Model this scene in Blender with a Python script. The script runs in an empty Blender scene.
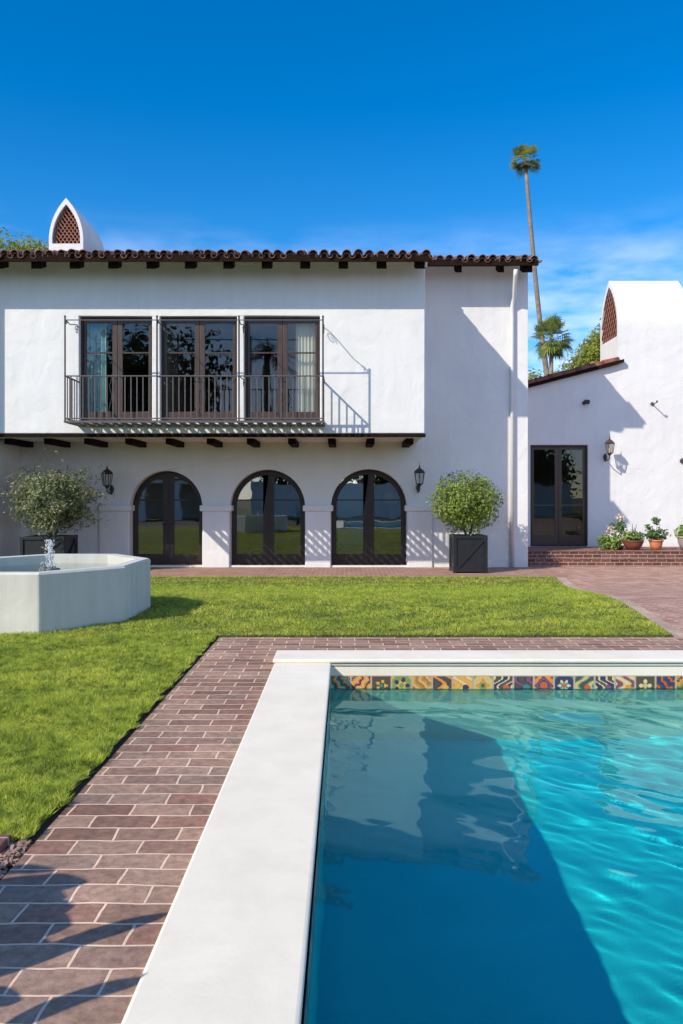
import bpy, bmesh, math, random
import numpy as np
from mathutils import Vector, Matrix

random.seed(7)
rng = np.random.default_rng(11)
S = bpy.context.scene
COL = S.collection
R = math.radians

# ------------------------------------------------------------------ camera
F = 800.0            # focal length in pixels of the 683 x 1024 frame
CX, CY, CZ = 345.0, 498.0, 1.65
cam_d = bpy.data.cameras.new('camera')
cam = bpy.data.objects.new('camera', cam_d); COL.objects.link(cam)
cam.location = (0, 0, CZ); cam.rotation_euler = (R(90), 0, 0)
cam_d.sensor_width = 36; cam_d.lens = F / 1024 * 36
cam_d.shift_x = -(CX - 341.5) / 1024; cam_d.shift_y = -(512 - CY) / 1024
cam_d.clip_start = 0.05; cam_d.clip_end = 5000
S.camera = cam

# ------------------------------------------------------------------ sky, sun, exposure
SUN = Vector((1.15, 1.0, -1.12))          # the way the light travels
el = math.asin(-SUN.z / SUN.length)
az = math.atan2(-SUN.x, -SUN.y)
W = bpy.data.worlds.new('World'); S.world = W; W.use_nodes = True
nt = W.node_tree; nt.nodes.clear()
def N(tree, t, **kw):
    n = tree.nodes.new(t)
    for k, v in kw.items():
        if k.startswith('i_'): n.inputs[k[2:].replace('_', ' ')].default_value = v
        else: setattr(n, k, v)
    return n
sky = N(nt, 'ShaderNodeTexSky', sky_type='NISHITA', sun_disc=False, sun_elevation=el, sun_rotation=az,
        air_density=1.0, dust_density=0.0, ozone_density=3.0, altitude=300)
hs = N(nt, 'ShaderNodeHueSaturation'); hs.inputs['Saturation'].default_value = 1.44; hs.inputs['Hue'].default_value = 0.503
nt.links.new(sky.outputs[0], hs.inputs['Color'])
tc = N(nt, 'ShaderNodeTexCoord')
mp = N(nt, 'ShaderNodeMapping'); mp.inputs['Scale'].default_value = (3.0, 3.0, 11.0); mp.inputs['Location'].default_value = (0.3, 0.1, 0.4)
nz = N(nt, 'ShaderNodeTexNoise'); nz.inputs['Scale'].default_value = 2.2; nz.inputs['Detail'].default_value = 7; nz.inputs['Roughness'].default_value = 0.55
rp = N(nt, 'ShaderNodeMapRange'); rp.inputs['From Min'].default_value = 0.40; rp.inputs['From Max'].default_value = 0.66
sx = N(nt, 'ShaderNodeSeparateXYZ')
em = N(nt, 'ShaderNodeMapRange', interpolation_type='SMOOTHSTEP')
em.inputs['From Min'].default_value = 0.20; em.inputs['From Max'].default_value = 0.34
em.inputs['To Min'].default_value = 1.0; em.inputs['To Max'].default_value = 0.0
mu = N(nt, 'ShaderNodeMath', operation='MULTIPLY')
mu2 = N(nt, 'ShaderNodeMath', operation='MULTIPLY'); mu2.inputs[1].default_value = 0.75
mixc = N(nt, 'ShaderNodeMixRGB'); mixc.inputs[2].default_value = (5.6, 6.3, 8.4, 1)
bg = N(nt, 'ShaderNodeBackground'); bg.inputs['Strength'].default_value = 0.15
ow = N(nt, 'ShaderNodeOutputWorld')
L = nt.links.new
L(tc.outputs['Generated'], mp.inputs[0]); L(mp.outputs[0], nz.inputs['Vector']); L(nz.outputs[0], rp.inputs[0])
L(tc.outputs['Generated'], sx.inputs[0]); L(sx.outputs[2], em.inputs[0])
L(rp.outputs[0], mu.inputs[0]); L(em.outputs[0], mu.inputs[1]); L(mu.outputs[0], mu2.inputs[0])
rear = N(nt, 'ShaderNodeMapRange', interpolation_type='SMOOTHSTEP'); rear.inputs['From Min'].default_value = -0.05; rear.inputs['From Max'].default_value = -0.55  # unseen clouds behind the camera, added to whiten the fill light
nz2 = N(nt, 'ShaderNodeTexNoise'); nz2.inputs['Scale'].default_value = 3.2; nz2.inputs['Detail'].default_value = 8; nz2.inputs['Roughness'].default_value = 0.58
rp2 = N(nt, 'ShaderNodeMapRange'); rp2.inputs['From Min'].default_value = 0.42; rp2.inputs['From Max'].default_value = 0.62
mu3 = N(nt, 'ShaderNodeMath', operation='MULTIPLY'); mx3 = N(nt, 'ShaderNodeMath', operation='MAXIMUM')
L(tc.outputs['Generated'], nz2.inputs['Vector']); L(nz2.outputs[0], rp2.inputs[0]); L(sx.outputs[1], rear.inputs[0])
L(rp2.outputs[0], mu3.inputs[0]); L(rear.outputs[0], mu3.inputs[1]); L(mu3.outputs[0], mx3.inputs[0]); L(mu2.outputs[0], mx3.inputs[1])
L(mx3.outputs[0], mixc.inputs[0]); L(hs.outputs[0], mixc.inputs[1])
L(mixc.outputs[0], bg.inputs[0]); L(bg.outputs[0], ow.inputs[0])

sd = bpy.data.lights.new('sun', 'SUN'); sd.energy = 3.9; sd.angle = R(0.5); sd.color = (1.0, 0.91, 0.76); sd.cycles.is_caustics_light = True
WAMP = 0.00095
so = bpy.data.objects.new('sun', sd); COL.objects.link(so)
so.rotation_euler = SUN.to_track_quat('-Z', 'Y').to_euler(); so.location = (-20, -20, 30)
S.view_settings.view_transform = 'Standard'; S.view_settings.look = 'None'
S.view_settings.exposure = 0.35; S.view_settings.gamma = 1; S.view_settings.use_curve_mapping = False
S.cycles.max_bounces = 10; S.cycles.transparent_max_bounces = 16; S.cycles.caustics_reflective = False; S.cycles.caustics_refractive = True; S.cycles.sample_clamp_indirect = 4.0
S.cycles.use_denoising = True

def P(px, py, D):
    return ((px - CX) * D / F, D, CZ - (py - CY) * D / F)

# ------------------------------------------------------------------ mesh helpers
class MB:
    def __init__(s): s.v = []; s.f = []
    def add(s, vs, fs):
        b = len(s.v); s.v += [tuple(v) for v in vs]; s.f += [tuple(i + b for i in f) for f in fs]; return s
    def box(s, x0, x1, y0, y1, z0, z1):
        vs = [(x, y, z) for z in (z0, z1) for y in (y0, y1) for x in (x0, x1)]
        return s.add(vs, [(0, 2, 3, 1), (4, 5, 7, 6), (0, 1, 5, 4), (2, 6, 7, 3), (0, 4, 6, 2), (1, 3, 7, 5)])
    def bar(s, a, b, w, h=None):
        h = h or w; a = Vector(a); b = Vector(b); d = (b - a).normalized()
        u = d.cross(Vector((0, 0, 1)))
        u = Vector((1, 0, 0)) if u.length < 1e-4 else u.normalized()
        n = u.cross(d); vs = []
        for p in (a, b):
            for i, j in ((-1, -1), (1, -1), (1, 1), (-1, 1)): vs.append(p + u * w / 2 * i + n * h / 2 * j)
        return s.add(vs, [(0, 1, 2, 3), (7, 6, 5, 4), (0, 4, 5, 1), (1, 5, 6, 2), (2, 6, 7, 3), (3, 7, 4, 0)])
    def tube(s, pts, rad, n=8):
        pts = [Vector(p) for p in pts]
        rad = rad if isinstance(rad, (list, tuple)) else [rad] * len(pts)
        b = len(s.v); ref = Vector((0.31, 0.2, 0.93)).normalized()
        for i, p in enumerate(pts):
            d = (pts[min(i + 1, len(pts) - 1)] - pts[max(i - 1, 0)]).normalized()
            u = d.cross(ref)
            if u.length < 1e-3: u = d.cross(Vector((1, 0, 0)))
            u.normalize(); w = d.cross(u)
            for k in range(n):
                a = 2 * math.pi * k / n
                s.v.append(tuple(p + (u * math.cos(a) + w * math.sin(a)) * rad[i]))
        for i in range(len(pts) - 1):
            for k in range(n):
                s.f.append((b + i * n + k, b + i * n + (k + 1) % n, b + (i + 1) * n + (k + 1) % n, b + (i + 1) * n + k))
        s.f.append(tuple(b + k for k in range(n))[::-1]); e = b + (len(pts) - 1) * n
        s.f.append(tuple(e + k for k in range(n))); return s
    def lathe(s, c, prof, n=20, wob=0):
        b = len(s.v)
        for (r, z) in prof:
            for k in range(n):
                a = 2 * math.pi * k / n; rr = r * (1 + wob * random.uniform(-1, 1))
                s.v.append((c[0] + rr * math.cos(a), c[1] + rr * math.sin(a), c[2] + z))
        for i in range(len(prof) - 1):
            for k in range(n):
                s.f.append((b + i * n + k, b + i * n + (k + 1) % n, b + (i + 1) * n + (k + 1) % n, b + (i + 1) * n + k))
        return s
    def prism(s, poly, off):
        """poly: list of 3-D points of a planar outline, off: extrusion vector"""
        n = len(poly); off = Vector(off); vs = [Vector(p) for p in poly] + [Vector(p) + off for p in poly]
        fs = [tuple(range(n))[::-1], tuple(range(n, 2 * n))] + [(i, (i + 1) % n, n + (i + 1) % n, n + i) for i in range(n)]
        return s.add(vs, fs)
    def build(s, name, mat, parent=None, smooth=False, bevel=0):
        me = bpy.data.meshes.new(name); me.from_pydata(s.v, [], s.f)
        bm = bmesh.new(); bm.from_mesh(me)
        bmesh.ops.recalc_face_normals(bm, faces=bm.faces[:])
        bm.to_mesh(me); bm.free(); me.update()
        return link(name, me, mat, parent, smooth, bevel)

def link(name, me, mat, parent=None, smooth=False, bevel=0):
    o = bpy.data.objects.new(name, me); COL.objects.link(o)
    if mat: me.materials.append(mat)
    if smooth: me.polygons.foreach_set('use_smooth', [True] * len(me.polygons))
    if parent: adopt(o, parent)
    if bevel:
        m = o.modifiers.new('bevel', 'BEVEL'); m.width = bevel; m.segments = 2; m.limit_method = 'ANGLE'; m.angle_limit = R(40)
    return o

def world_of(o):
    m = o.matrix_basis.copy()
    while o.parent:
        m = o.parent.matrix_basis @ o.matrix_parent_inverse @ m if False else o.parent.matrix_basis @ (o.matrix_parent_inverse @ m)
        o = o.parent
    return m
def adopt(o, parent):
    o.parent = parent; o.matrix_parent_inverse = world_of(parent).inverted()

def thing(name, label, cat, loc, group=None):
    o = bpy.data.objects.new(name, None); COL.objects.link(o); o.location = loc; o.empty_display_size = 0.2
    return tag(o, label, cat, group)
def tag(o, label, cat, group=None):
    o['label'] = label; o['category'] = cat
    if group: o['group'] = group
    return o
def struct(o): o['kind'] = 'structure'; return o
def stuff(o): o['kind'] = 'stuff'; return o

def holed(name, outer, holes, y0, y1, mat, parent=None, bevel=0):
    """a slab in the x-z plane between depths y0 and y1, with holes; outlines are (x, z) lists"""
    cu = bpy.data.curves.new(name, 'CURVE'); cu.dimensions = '2D'; cu.fill_mode = 'BOTH'; cu.extrude = abs(y1 - y0) / 2
    for ring in [outer] + holes:
        sp = cu.splines.new('POLY'); sp.points.add(len(ring) - 1)
        for p, (x, z) in zip(sp.points, ring): p.co = (x, z, 0, 1)
        sp.use_cyclic_u = True
    tmp = bpy.data.objects.new(name, cu); COL.objects.link(tmp)
    dg = bpy.context.evaluated_depsgraph_get(); dg.update()
    me = bpy.data.meshes.new_from_object(tmp.evaluated_get(dg)); me.name = name
    bpy.data.objects.remove(tmp); bpy.data.curves.remove(cu)
    me.transform(Matrix(((1, 0, 0, 0), (0, 0, -1, (y0 + y1) / 2), (0, 1, 0, 0), (0, 0, 0, 1))))
    bm = bmesh.new(); bm.from_mesh(me); bmesh.ops.remove_doubles(bm, verts=bm.verts[:], dist=1e-5)
    bmesh.ops.recalc_face_normals(bm, faces=bm.faces[:]); bm.to_mesh(me); bm.free()
    me.materials.clear(); me.polygons.foreach_set('material_index', [0] * len(me.polygons))
    me.polygons.foreach_set('use_smooth', [True] * len(me.polygons)); me.set_sharp_from_angle(angle=R(28))
    o = link(name, me, mat, parent, False, bevel); return o

def dup(o, parent=None, off=(0, 0, 0)):
    c = o.copy(); COL.objects.link(c)
    if parent is not None: c.parent = parent
    c.location = o.location + Vector(off)
    return c
def dup_tree(o, off, label=None):
    c = o.copy(); COL.objects.link(c); c.location = o.location + Vector(off)
    if label: c['label'] = label
    for ch in list(o.children):
        d = ch.copy(); COL.objects.link(d); d.parent = c
        for g in list(ch.children):
            e = g.copy(); COL.objects.link(e); e.parent = d
    return c

def arch(cx, r, z0, zs, n=28):
    """outline of a round-headed opening"""
    pts = [(cx - r, z0), (cx + r, z0)]
    for k in range(n + 1):
        a = math.pi * k / n; pts.append((cx + r * math.cos(a), zs + r * math.sin(a)))
    return pts

# ------------------------------------------------------------------ materials
def new_mat(name):
    m = bpy.data.materials.new(name); m.use_nodes = True; t = m.node_tree
    return m, t, t.nodes['Principled BSDF'], t.nodes['Material Output']
def ramp(t, stops):
    r = t.nodes.new('ShaderNodeValToRGB'); e = r.color_ramp.elements
    while len(e) < len(stops): e.new(0.5)
    for q, (p, c) in zip(e, stops): q.position = p; q.color = (*c, 1)
    return r
def noise(t, scale, detail=4, rough=0.55, vec=None, dist=0):
    n = t.nodes.new('ShaderNodeTexNoise'); n.inputs['Scale'].default_value = scale
    n.inputs['Detail'].default_value = detail; n.inputs['Roughness'].default_value = rough; n.inputs['Distortion'].default_value = dist
    if vec: t.links.new(vec, n.inputs['Vector'])
    return n
def objco(t, scale=(1, 1, 1), rot=(0, 0, 0)):
    c = t.nodes.new('ShaderNodeTexCoord'); m = t.nodes.new('ShaderNodeMapping')
    m.inputs['Scale'].default_value = scale; m.inputs['Rotation'].default_value = rot
    t.links.new(c.outputs['Object'], m.inputs[0]); return m.outputs[0]
def bump(t, b, height, dist, strength=1.0, normal=None):
    n = t.nodes.new('ShaderNodeBump'); n.inputs['Distance'].default_value = dist; n.inputs['Strength'].default_value = strength
    t.links.new(height, n.inputs['Height'])
    if normal: t.links.new(normal, n.inputs['Normal'])
    if b: t.links.new(n.outputs[0], b.inputs['Normal'])
    return n.outputs[0]

def surf(name, c0, c1, rough=0.7, scale=6, bscale=40, bdist=0.003, metal=0, lo=0.3, hi=0.7, spec=0.5):
    m, t, b, o = new_mat(name); v = objco(t)
    n = noise(t, scale, 5, 0.6, v); r = ramp(t, [(lo, c0), (hi, c1)]); t.links.new(n.outputs[0], r.inputs[0])
    t.links.new(r.outputs[0], b.inputs['Base Color'])
    b.inputs['Roughness'].default_value = rough; b.inputs['Metallic'].default_value = metal; b.inputs['Specular IOR Level'].default_value = spec
    if bdist:
        n2 = noise(t, bscale, 4, 0.6, v); bump(t, b, n2.outputs[0], bdist)
    return m

def stucco(name, c0, c1, trowel=0.02, stain=0.0, fine=0.0015):
    m, t, b, o = new_mat(name); v = objco(t)
    n = noise(t, 0.9, 6, 0.6, v); r = ramp(t, [(0.3, c0), (0.7, c1)]); t.links.new(n.outputs[0], r.inputs[0])
    col = r.outputs[0]
    if stain:
        vs = objco(t, (2.5, 2.5, 0.25)); ns = noise(t, 2.0, 6, 0.65, vs)
        rs = ramp(t, [(0.42, (1, 1, 1)), (0.75, (1 - stain, 1 - stain, 1 - stain * 1.1))]); t.links.new(ns.outputs[0], rs.inputs[0])
        mx = t.nodes.new('ShaderNodeMixRGB'); mx.blend_type = 'MULTIPLY'; mx.inputs[0].default_value = 1
        t.links.new(col, mx.inputs[1]); t.links.new(rs.outputs[0], mx.inputs[2]); col = mx.outputs[0]
    t.links.new(col, b.inputs['Base Color']); b.inputs['Roughness'].default_value = 0.9; b.inputs['Specular IOR Level'].default_value = 0.2
    n1 = noise(t, 2.6, 3, 0.5, v, 0.6); n2 = noise(t, 55, 3, 0.6, v)
    nb = bump(t, None, n1.outputs[0], trowel); bump(t, b, n2.outputs[0], fine, 1.0, nb)
    return m

def bricks(name, w, h, cols, mortar, joint=0.011, rot=0.0, off=0.5, vertical=False, bd=0.006, wob=0.006):
    m, t, b, o = new_mat(name)
    v = objco(t, rot=(R(90), 0, 0) if vertical else (0, 0, rot))
    n = noise(t, 5, 2, 0.5, v); mad = t.nodes.new('ShaderNodeVectorMath'); mad.operation = 'MULTIPLY_ADD'
    mad.inputs[1].default_value = (wob * 2, wob * 2, 0); t.links.new(n.outputs['Color'], mad.inputs[0]); t.links.new(v, mad.inputs[2])
    nw = noise(t, 1.6, 3, 0.6, v); mad2 = t.nodes.new('ShaderNodeVectorMath'); mad2.operation = 'MULTIPLY_ADD'
    mad2.inputs[1].default_value = (wob * 3, wob * 3, 0); t.links.new(nw.outputs['Color'], mad2.inputs[0]); t.links.new(mad.outputs[0], mad2.inputs[2]); mad = mad2
    br = t.nodes.new('ShaderNodeTexBrick'); br.offset = off; br.offset_frequency = 2; br.squash = 1
    br.inputs['Scale'].default_value = 1; br.inputs['Brick Width'].default_value = w; br.inputs['Row Height'].default_value = h
    br.inputs['Mortar Size'].default_value = joint / 2; br.inputs['Mortar Smooth'].default_value = 0.25; br.inputs['Bias'].default_value = 0
    br.inputs['Color1'].default_value = (0, 0, 0, 1); br.inputs['Color2'].default_value = (1, 1, 1, 1); br.inputs['Mortar'].default_value = (0.5, 0.5, 0.5, 1)
    t.links.new(mad.outputs[0], br.inputs['Vector'])
    k = len(cols); r = ramp(t, [((i + 0.5) / k, c) for i, c in enumerate(cols)]); t.links.new(br.outputs['Color'], r.inputs[0])
    n2 = noise(t, 28, 6, 0.7, v); r2 = ramp(t, [(0.28, (0.55, 0.53, 0.52)), (0.72, (1.3, 1.25, 1.22))]); t.links.new(n2.outputs[0], r2.inputs[0])
    n3 = noise(t, 2.2, 6, 0.7, v); r3 = ramp(t, [(0.3, (0.72, 0.70, 0.70)), (0.7, (1.15, 1.12, 1.10))]); t.links.new(n3.outputs[0], r3.inputs[0])
    m1 = t.nodes.new('ShaderNodeMixRGB'); m1.blend_type = 'MULTIPLY'; m1.inputs[0].default_value = 1
    m2 = t.nodes.new('ShaderNodeMixRGB'); m2.blend_type = 'MULTIPLY'; m2.inputs[0].default_value = 1
    t.links.new(r.outputs[0], m1.inputs[1]); t.links.new(r2.outputs[0], m1.inputs[2])
    mx = t.nodes.new('ShaderNodeMixRGB'); mx.inputs[2].default_value = (*mortar, 1)
    t.links.new(br.outputs['Fac'], mx.inputs[0]); t.links.new(m1.outputs[0], mx.inputs[1])
    t.links.new(mx.outputs[0], m2.inputs[1]); t.links.new(r3.outputs[0], m2.inputs[2])
    t.links.new(m2.outputs[0], b.inputs['Base Color']); b.inputs['Roughness'].default_value = 0.85; b.inputs['Specular IOR Level'].default_value = 0.3
    inv = t.nodes.new('ShaderNodeMath'); inv.operation = 'SUBTRACT'; inv.inputs[0].default_value = 1; t.links.new(br.outputs['Fac'], inv.inputs[1])
    nb = bump(t, None, inv.outputs[0], bd); bump(t, b, n2.outputs[0], 0.004, 0.8, nb)
    return m

def leafmat(name, cols, trans=0.35, rough=0.5, lift=0.0, patch=False):
    m, t, b, o = new_mat(name)
    g = t.nodes.new('ShaderNodeNewGeometry'); k = len(cols)
    r = ramp(t, [(i / (k - 1), c) for i, c in enumerate(cols)]); t.links.new(g.outputs['Random Per Island'], r.inputs[0])
    t.links.new(r.outputs[0], b.inputs['Base Color']); b.inputs['Roughness'].default_value = rough; b.inputs['Specular IOR Level'].default_value = 0.35
    tr = t.nodes.new('ShaderNodeBsdfTranslucent'); t.links.new(r.outputs[0], tr.inputs[0])
    if patch:
        pn = noise(t, 1.7, 5, 0.65, objco(t)); pr = ramp(t, [(0.30, (0.62, 0.68, 0.60)), (0.5, (1.05, 1.05, 1.05)), (0.70, (1.40, 1.22, 1.35))]); t.links.new(pn.outputs[0], pr.inputs[0])
        pn2 = noise(t, 13, 4, 0.65, objco(t)); pr2 = ramp(t, [(0.36, (0.45, 0.52, 0.42)), (0.50, (1.0, 1.0, 1.0)), (0.64, (1.35, 1.25, 1.35))]); t.links.new(pn2.outputs[0], pr2.inputs[0])
        q1 = t.nodes.new('ShaderNodeMixRGB'); q1.blend_type = 'MULTIPLY'; q1.inputs[0].default_value = 1; t.links.new(r.outputs[0], q1.inputs[1]); t.links.new(pr.outputs[0], q1.inputs[2])
        q2 = t.nodes.new('ShaderNodeMixRGB'); q2.blend_type = 'MULTIPLY'; q2.inputs[0].default_value = 1; t.links.new(q1.outputs[0], q2.inputs[1]); t.links.new(pr2.outputs[0], q2.inputs[2])
        t.links.new(q2.outputs[0], b.inputs['Base Color']); t.links.new(q2.outputs[0], tr.inputs[0])
    if lift:
        va = t.nodes.new('ShaderNodeVectorMath'); va.operation = 'ADD'; va.inputs[1].default_value = (0, 0, lift); t.links.new(g.outputs['Normal'], va.inputs[0])
        vn = t.nodes.new('ShaderNodeVectorMath'); vn.operation = 'NORMALIZE'; t.links.new(va.outputs[0], vn.inputs[0]); t.links.new(vn.outputs[0], b.inputs['Normal'])
    ms = t.nodes.new('ShaderNodeMixShader'); ms.inputs[0].default_value = trans
    t.links.new(b.outputs[0], ms.inputs[1]); t.links.new(tr.outputs[0], ms.inputs[2]); t.links.new(ms.outputs[0], o.inputs[0])
    return m

def fresnel(t, ior, normal=None):
    g = t.nodes.new('ShaderNodeNewGeometry'); mr = t.nodes.new('ShaderNodeMapRange')
    mr.inputs['To Min'].default_value = ior; mr.inputs['To Max'].default_value = 1 / ior
    t.links.new(g.outputs['Backfacing'], mr.inputs[0]); fr = t.nodes.new('ShaderNodeFresnel'); t.links.new(mr.outputs[0], fr.inputs[0])
    if normal: t.links.new(normal, fr.inputs['Normal'])
    return fr
def glassmat(name, tint=(0.8, 0.83, 0.82), gain=2.0, wob=0.0):
    m, t, b, o = new_mat(name); t.nodes.remove(b)
    fr = fresnel(t, 1.5)
    mg = t.nodes.new('ShaderNodeMath'); mg.operation = 'MULTIPLY'; mg.inputs[1].default_value = gain; mg.use_clamp = True
    t.links.new(fr.outputs[0], mg.inputs[0])
    tr = t.nodes.new('ShaderNodeBsdfTransparent'); tr.inputs[0].default_value = (*tint, 1)
    gl = t.nodes.new('ShaderNodeBsdfGlossy'); gl.inputs['Roughness'].default_value = 0.0
    if wob:
        n = noise(t, 1.3, 2, 0.5, objco(t)); nb = bump(t, None, n.outputs[0], wob); t.links.new(nb, gl.inputs['Normal'])
    ms = t.nodes.new('ShaderNodeMixShader'); t.links.new(mg.outputs[0], ms.inputs[0])
    t.links.new(tr.outputs[0], ms.inputs[1]); t.links.new(gl.outputs[0], ms.inputs[2]); t.links.new(ms.outputs[0], o.inputs[0])
    return m

M = {}
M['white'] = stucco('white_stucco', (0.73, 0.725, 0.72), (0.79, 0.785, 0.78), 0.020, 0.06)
M['fount'] = stucco('fountain_stucco', (0.54, 0.535, 0.475), (0.65, 0.64, 0.575), 0.012, 0.16)
M['coping'] = stucco('coping_plaster', (0.77, 0.70, 0.57), (0.84, 0.77, 0.64), 0.007, 0.09, 0.0006)
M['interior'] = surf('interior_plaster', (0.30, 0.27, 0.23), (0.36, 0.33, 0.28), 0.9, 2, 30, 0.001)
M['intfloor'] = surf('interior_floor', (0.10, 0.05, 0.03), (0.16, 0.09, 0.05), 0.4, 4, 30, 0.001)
M['timber'] = surf('dark_timber', (0.010, 0.005, 0.003), (0.022, 0.012, 0.008), 0.9, 9, 60, 0.004, spec=0.12)
M['frame'] = surf('bronze_frame', (0.018, 0.011, 0.008), (0.030, 0.019, 0.014), 0.45, 5, 50, 0.001)
M['leaf_frame'] = surf('brown_door_paint', (0.048, 0.029, 0.022), (0.072, 0.045, 0.036), 0.4, 5, 50, 0.001)
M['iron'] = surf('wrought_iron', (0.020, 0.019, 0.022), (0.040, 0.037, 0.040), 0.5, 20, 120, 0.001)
M['ironlit'] = surf('sunlit_iron', (0.075, 0.065, 0.068), (0.12, 0.105, 0.108), 0.5, 20, 120, 0.001)  # the same iron paler, with sunlight put into its colour
M['glass'] = glassmat('window_glass', (0.86, 0.88, 0.87), 1.5, 0.002)
M['doorglass'] = glassmat('door_glass', (0.82, 0.84, 0.83), 5.5, 0.002)
M['lampglass'] = glassmat('lantern_glass', (0.85, 0.86, 0.84), 1.5)
M['brass'] = surf('aged_copper', (0.12, 0.06, 0.045), (0.20, 0.11, 0.085), 0.4, 30, 100, 0.0005, metal=0.6)
M['tile'] = surf('clay_roof_tile', (0.10, 0.050, 0.042), (0.27, 0.135, 0.10), 0.85, 7, 60, 0.004, lo=0.35, hi=0.65)
M['redtile'] = surf('red_roof_tile', (0.14, 0.045, 0.035), (0.34, 0.12, 0.09), 0.85, 5, 60, 0.004, lo=0.35, hi=0.65)
M['lattice'] = surf('clay_lattice', (0.22, 0.085, 0.06), (0.36, 0.16, 0.11), 0.85, 8, 60, 0.003)
M['vault_black'] = surf('vault_back_black', (0.012, 0.010, 0.010), (0.02, 0.016, 0.015), 0.95, 8, 60, 0.002)  # near-black for the plates that close the chimney vaults
M['pipe'] = surf('painted_pipe', (0.70, 0.70, 0.71), (0.78, 0.78, 0.79), 0.5, 3, 50, 0.0005)
M['path'] = bricks('path_bricks', 0.236, 0.1135, [(0.25, 0.145, 0.105), (0.37, 0.25, 0.185), (0.44, 0.29, 0.21), (0.31, 0.22, 0.175), (0.34, 0.19, 0.14)], (0.80, 0.58, 0.43), 0.0105, wob=0.012)
M['terrace'] = bricks('terrace_bricks', 0.21, 0.105, [(0.36, 0.19, 0.14), (0.48, 0.28, 0.215), (0.54, 0.34, 0.265), (0.42, 0.24, 0.185)], (0.64, 0.48, 0.40), 0.016, rot=R(45))
M['strip'] = bricks('strip_bricks', 0.21, 0.105, [(0.34, 0.18, 0.135), (0.44, 0.26, 0.20), (0.39, 0.225, 0.18)], (0.60, 0.47, 0.39), 0.012)
M['border'] = bricks('border_pavers', 0.105, 0.21, [(0.50, 0.37, 0.28), (0.58, 0.45, 0.35), (0.54, 0.40, 0.31)], (0.52, 0.43, 0.36), 0.010, rot=R(8), off=0.0)
M['step'] = bricks('step_bricks', 0.225, 0.085, [(0.15, 0.062, 0.048), (0.23, 0.105, 0.08), (0.19, 0.085, 0.066)], (0.50, 0.40, 0.34), 0.014, vertical=True)
M['steptop'] = bricks('step_tread_bricks', 0.105, 0.24, [(0.21, 0.095, 0.075), (0.30, 0.155, 0.125), (0.25, 0.12, 0.095)], (0.50, 0.40, 0.34), 0.012, off=0.0)
M['soil'] = surf('garden_soil', (0.045, 0.032, 0.022), (0.09, 0.065, 0.045), 0.95, 12, 60, 0.02)
M['dry'] = surf('dry_ground', (0.10, 0.10, 0.05), (0.16, 0.15, 0.08), 0.95, 0.5, 20, 0.02)
M['turf'] = surf('turf_soil', (0.07, 0.085, 0.014), (0.12, 0.14, 0.026), 0.95, 3, 80, 0.02)
M['planter'] = surf('planter_paint', (0.008, 0.009, 0.011), (0.017, 0.018, 0.022), 0.45, 6, 80, 0.001)
M['terracotta'] = surf('terracotta', (0.50, 0.16, 0.07), (0.62, 0.23, 0.11), 0.8, 8, 60, 0.002)
M['redclay'] = surf('dark_red_clay', (0.14, 0.035, 0.022), (0.24, 0.07, 0.045), 0.6, 8, 60, 0.002)
M['greyclay'] = surf('grey_clay', (0.30, 0.26, 0.23), (0.40, 0.36, 0.32), 0.8, 8, 60, 0.002)
M['bark'] = surf('bark', (0.09, 0.065, 0.048), (0.18, 0.14, 0.11), 0.9, 14, 60, 0.01)
M['palmbark'] = surf('palm_bark', (0.16, 0.125, 0.10), (0.30, 0.245, 0.20), 0.9, 3, 30, 0.02)
M['rock'] = surf('wet_rock', (0.06, 0.075, 0.07), (0.16, 0.18, 0.17), 0.25, 14, 40, 0.02)
M['wood'] = surf('sideboard_wood', (0.20, 0.09, 0.045), (0.32, 0.16, 0.085), 0.4, 6, 60, 0.001)
M['shade'] = surf('lamp_shade_linen', (0.62, 0.58, 0.50), (0.72, 0.68, 0.60), 0.9, 20, 120, 0.0005)
M['curtain_teal'] = surf('pale_teal_cloth', (0.48, 0.70, 0.68), (0.56, 0.78, 0.75), 0.9, 4, 90, 0.001)
M['curtain_cream'] = surf('cream_cloth', (0.78, 0.76, 0.64), (0.84, 0.82, 0.70), 0.9, 4, 90, 0.001)
M['basin'] = surf('pool_plaster', (0.02, 0.50, 0.56), (0.03, 0.60, 0.64), 0.8, 1.2, 20, 0.004)
M['chip'] = surf('bark_chip', (0.22, 0.13, 0.10), (0.42, 0.27, 0.21), 0.9, 18, 40, 0.004)
M['grass'] = leafmat('grass_blades', [(0.22, 0.30, 0.016), (0.34, 0.44, 0.030), (0.45, 0.53, 0.06), (0.28, 0.38, 0.022), (0.56, 0.55, 0.15)], 0.35, 0.6, 0.9, True)
M['olive'] = leafmat('olive_leaves', [(0.09, 0.12, 0.045), (0.17, 0.205, 0.085), (0.27, 0.30, 0.15), (0.40, 0.42, 0.26)], 0.35)
M['box'] = leafmat('shrub_leaves', [(0.09, 0.15, 0.02), (0.22, 0.30, 0.05), (0.36, 0.44, 0.10), (0.25, 0.34, 0.06)], 0.4)
M['tree'] = leafmat('tree_leaves', [(0.17, 0.20, 0.02), (0.28, 0.31, 0.04), (0.40, 0.41, 0.08), (0.23, 0.26, 0.03)], 0.45, 0.5, 0.5)
M['dark_tree'] = leafmat('dark_tree_leaves', [(0.03, 0.055, 0.015), (0.06, 0.09, 0.025), (0.09, 0.12, 0.035)], 0.3)
M['palm'] = leafmat('palm_leaves', [(0.15, 0.20, 0.035), (0.26, 0.31, 0.07), (0.40, 0.42, 0.14), (0.19, 0.24, 0.06)], 0.45)
M['deadpalm'] = leafmat('dead_palm_leaves', [(0.16, 0.11, 0.06), (0.24, 0.17, 0.10), (0.12, 0.08, 0.05)], 0.2)
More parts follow.
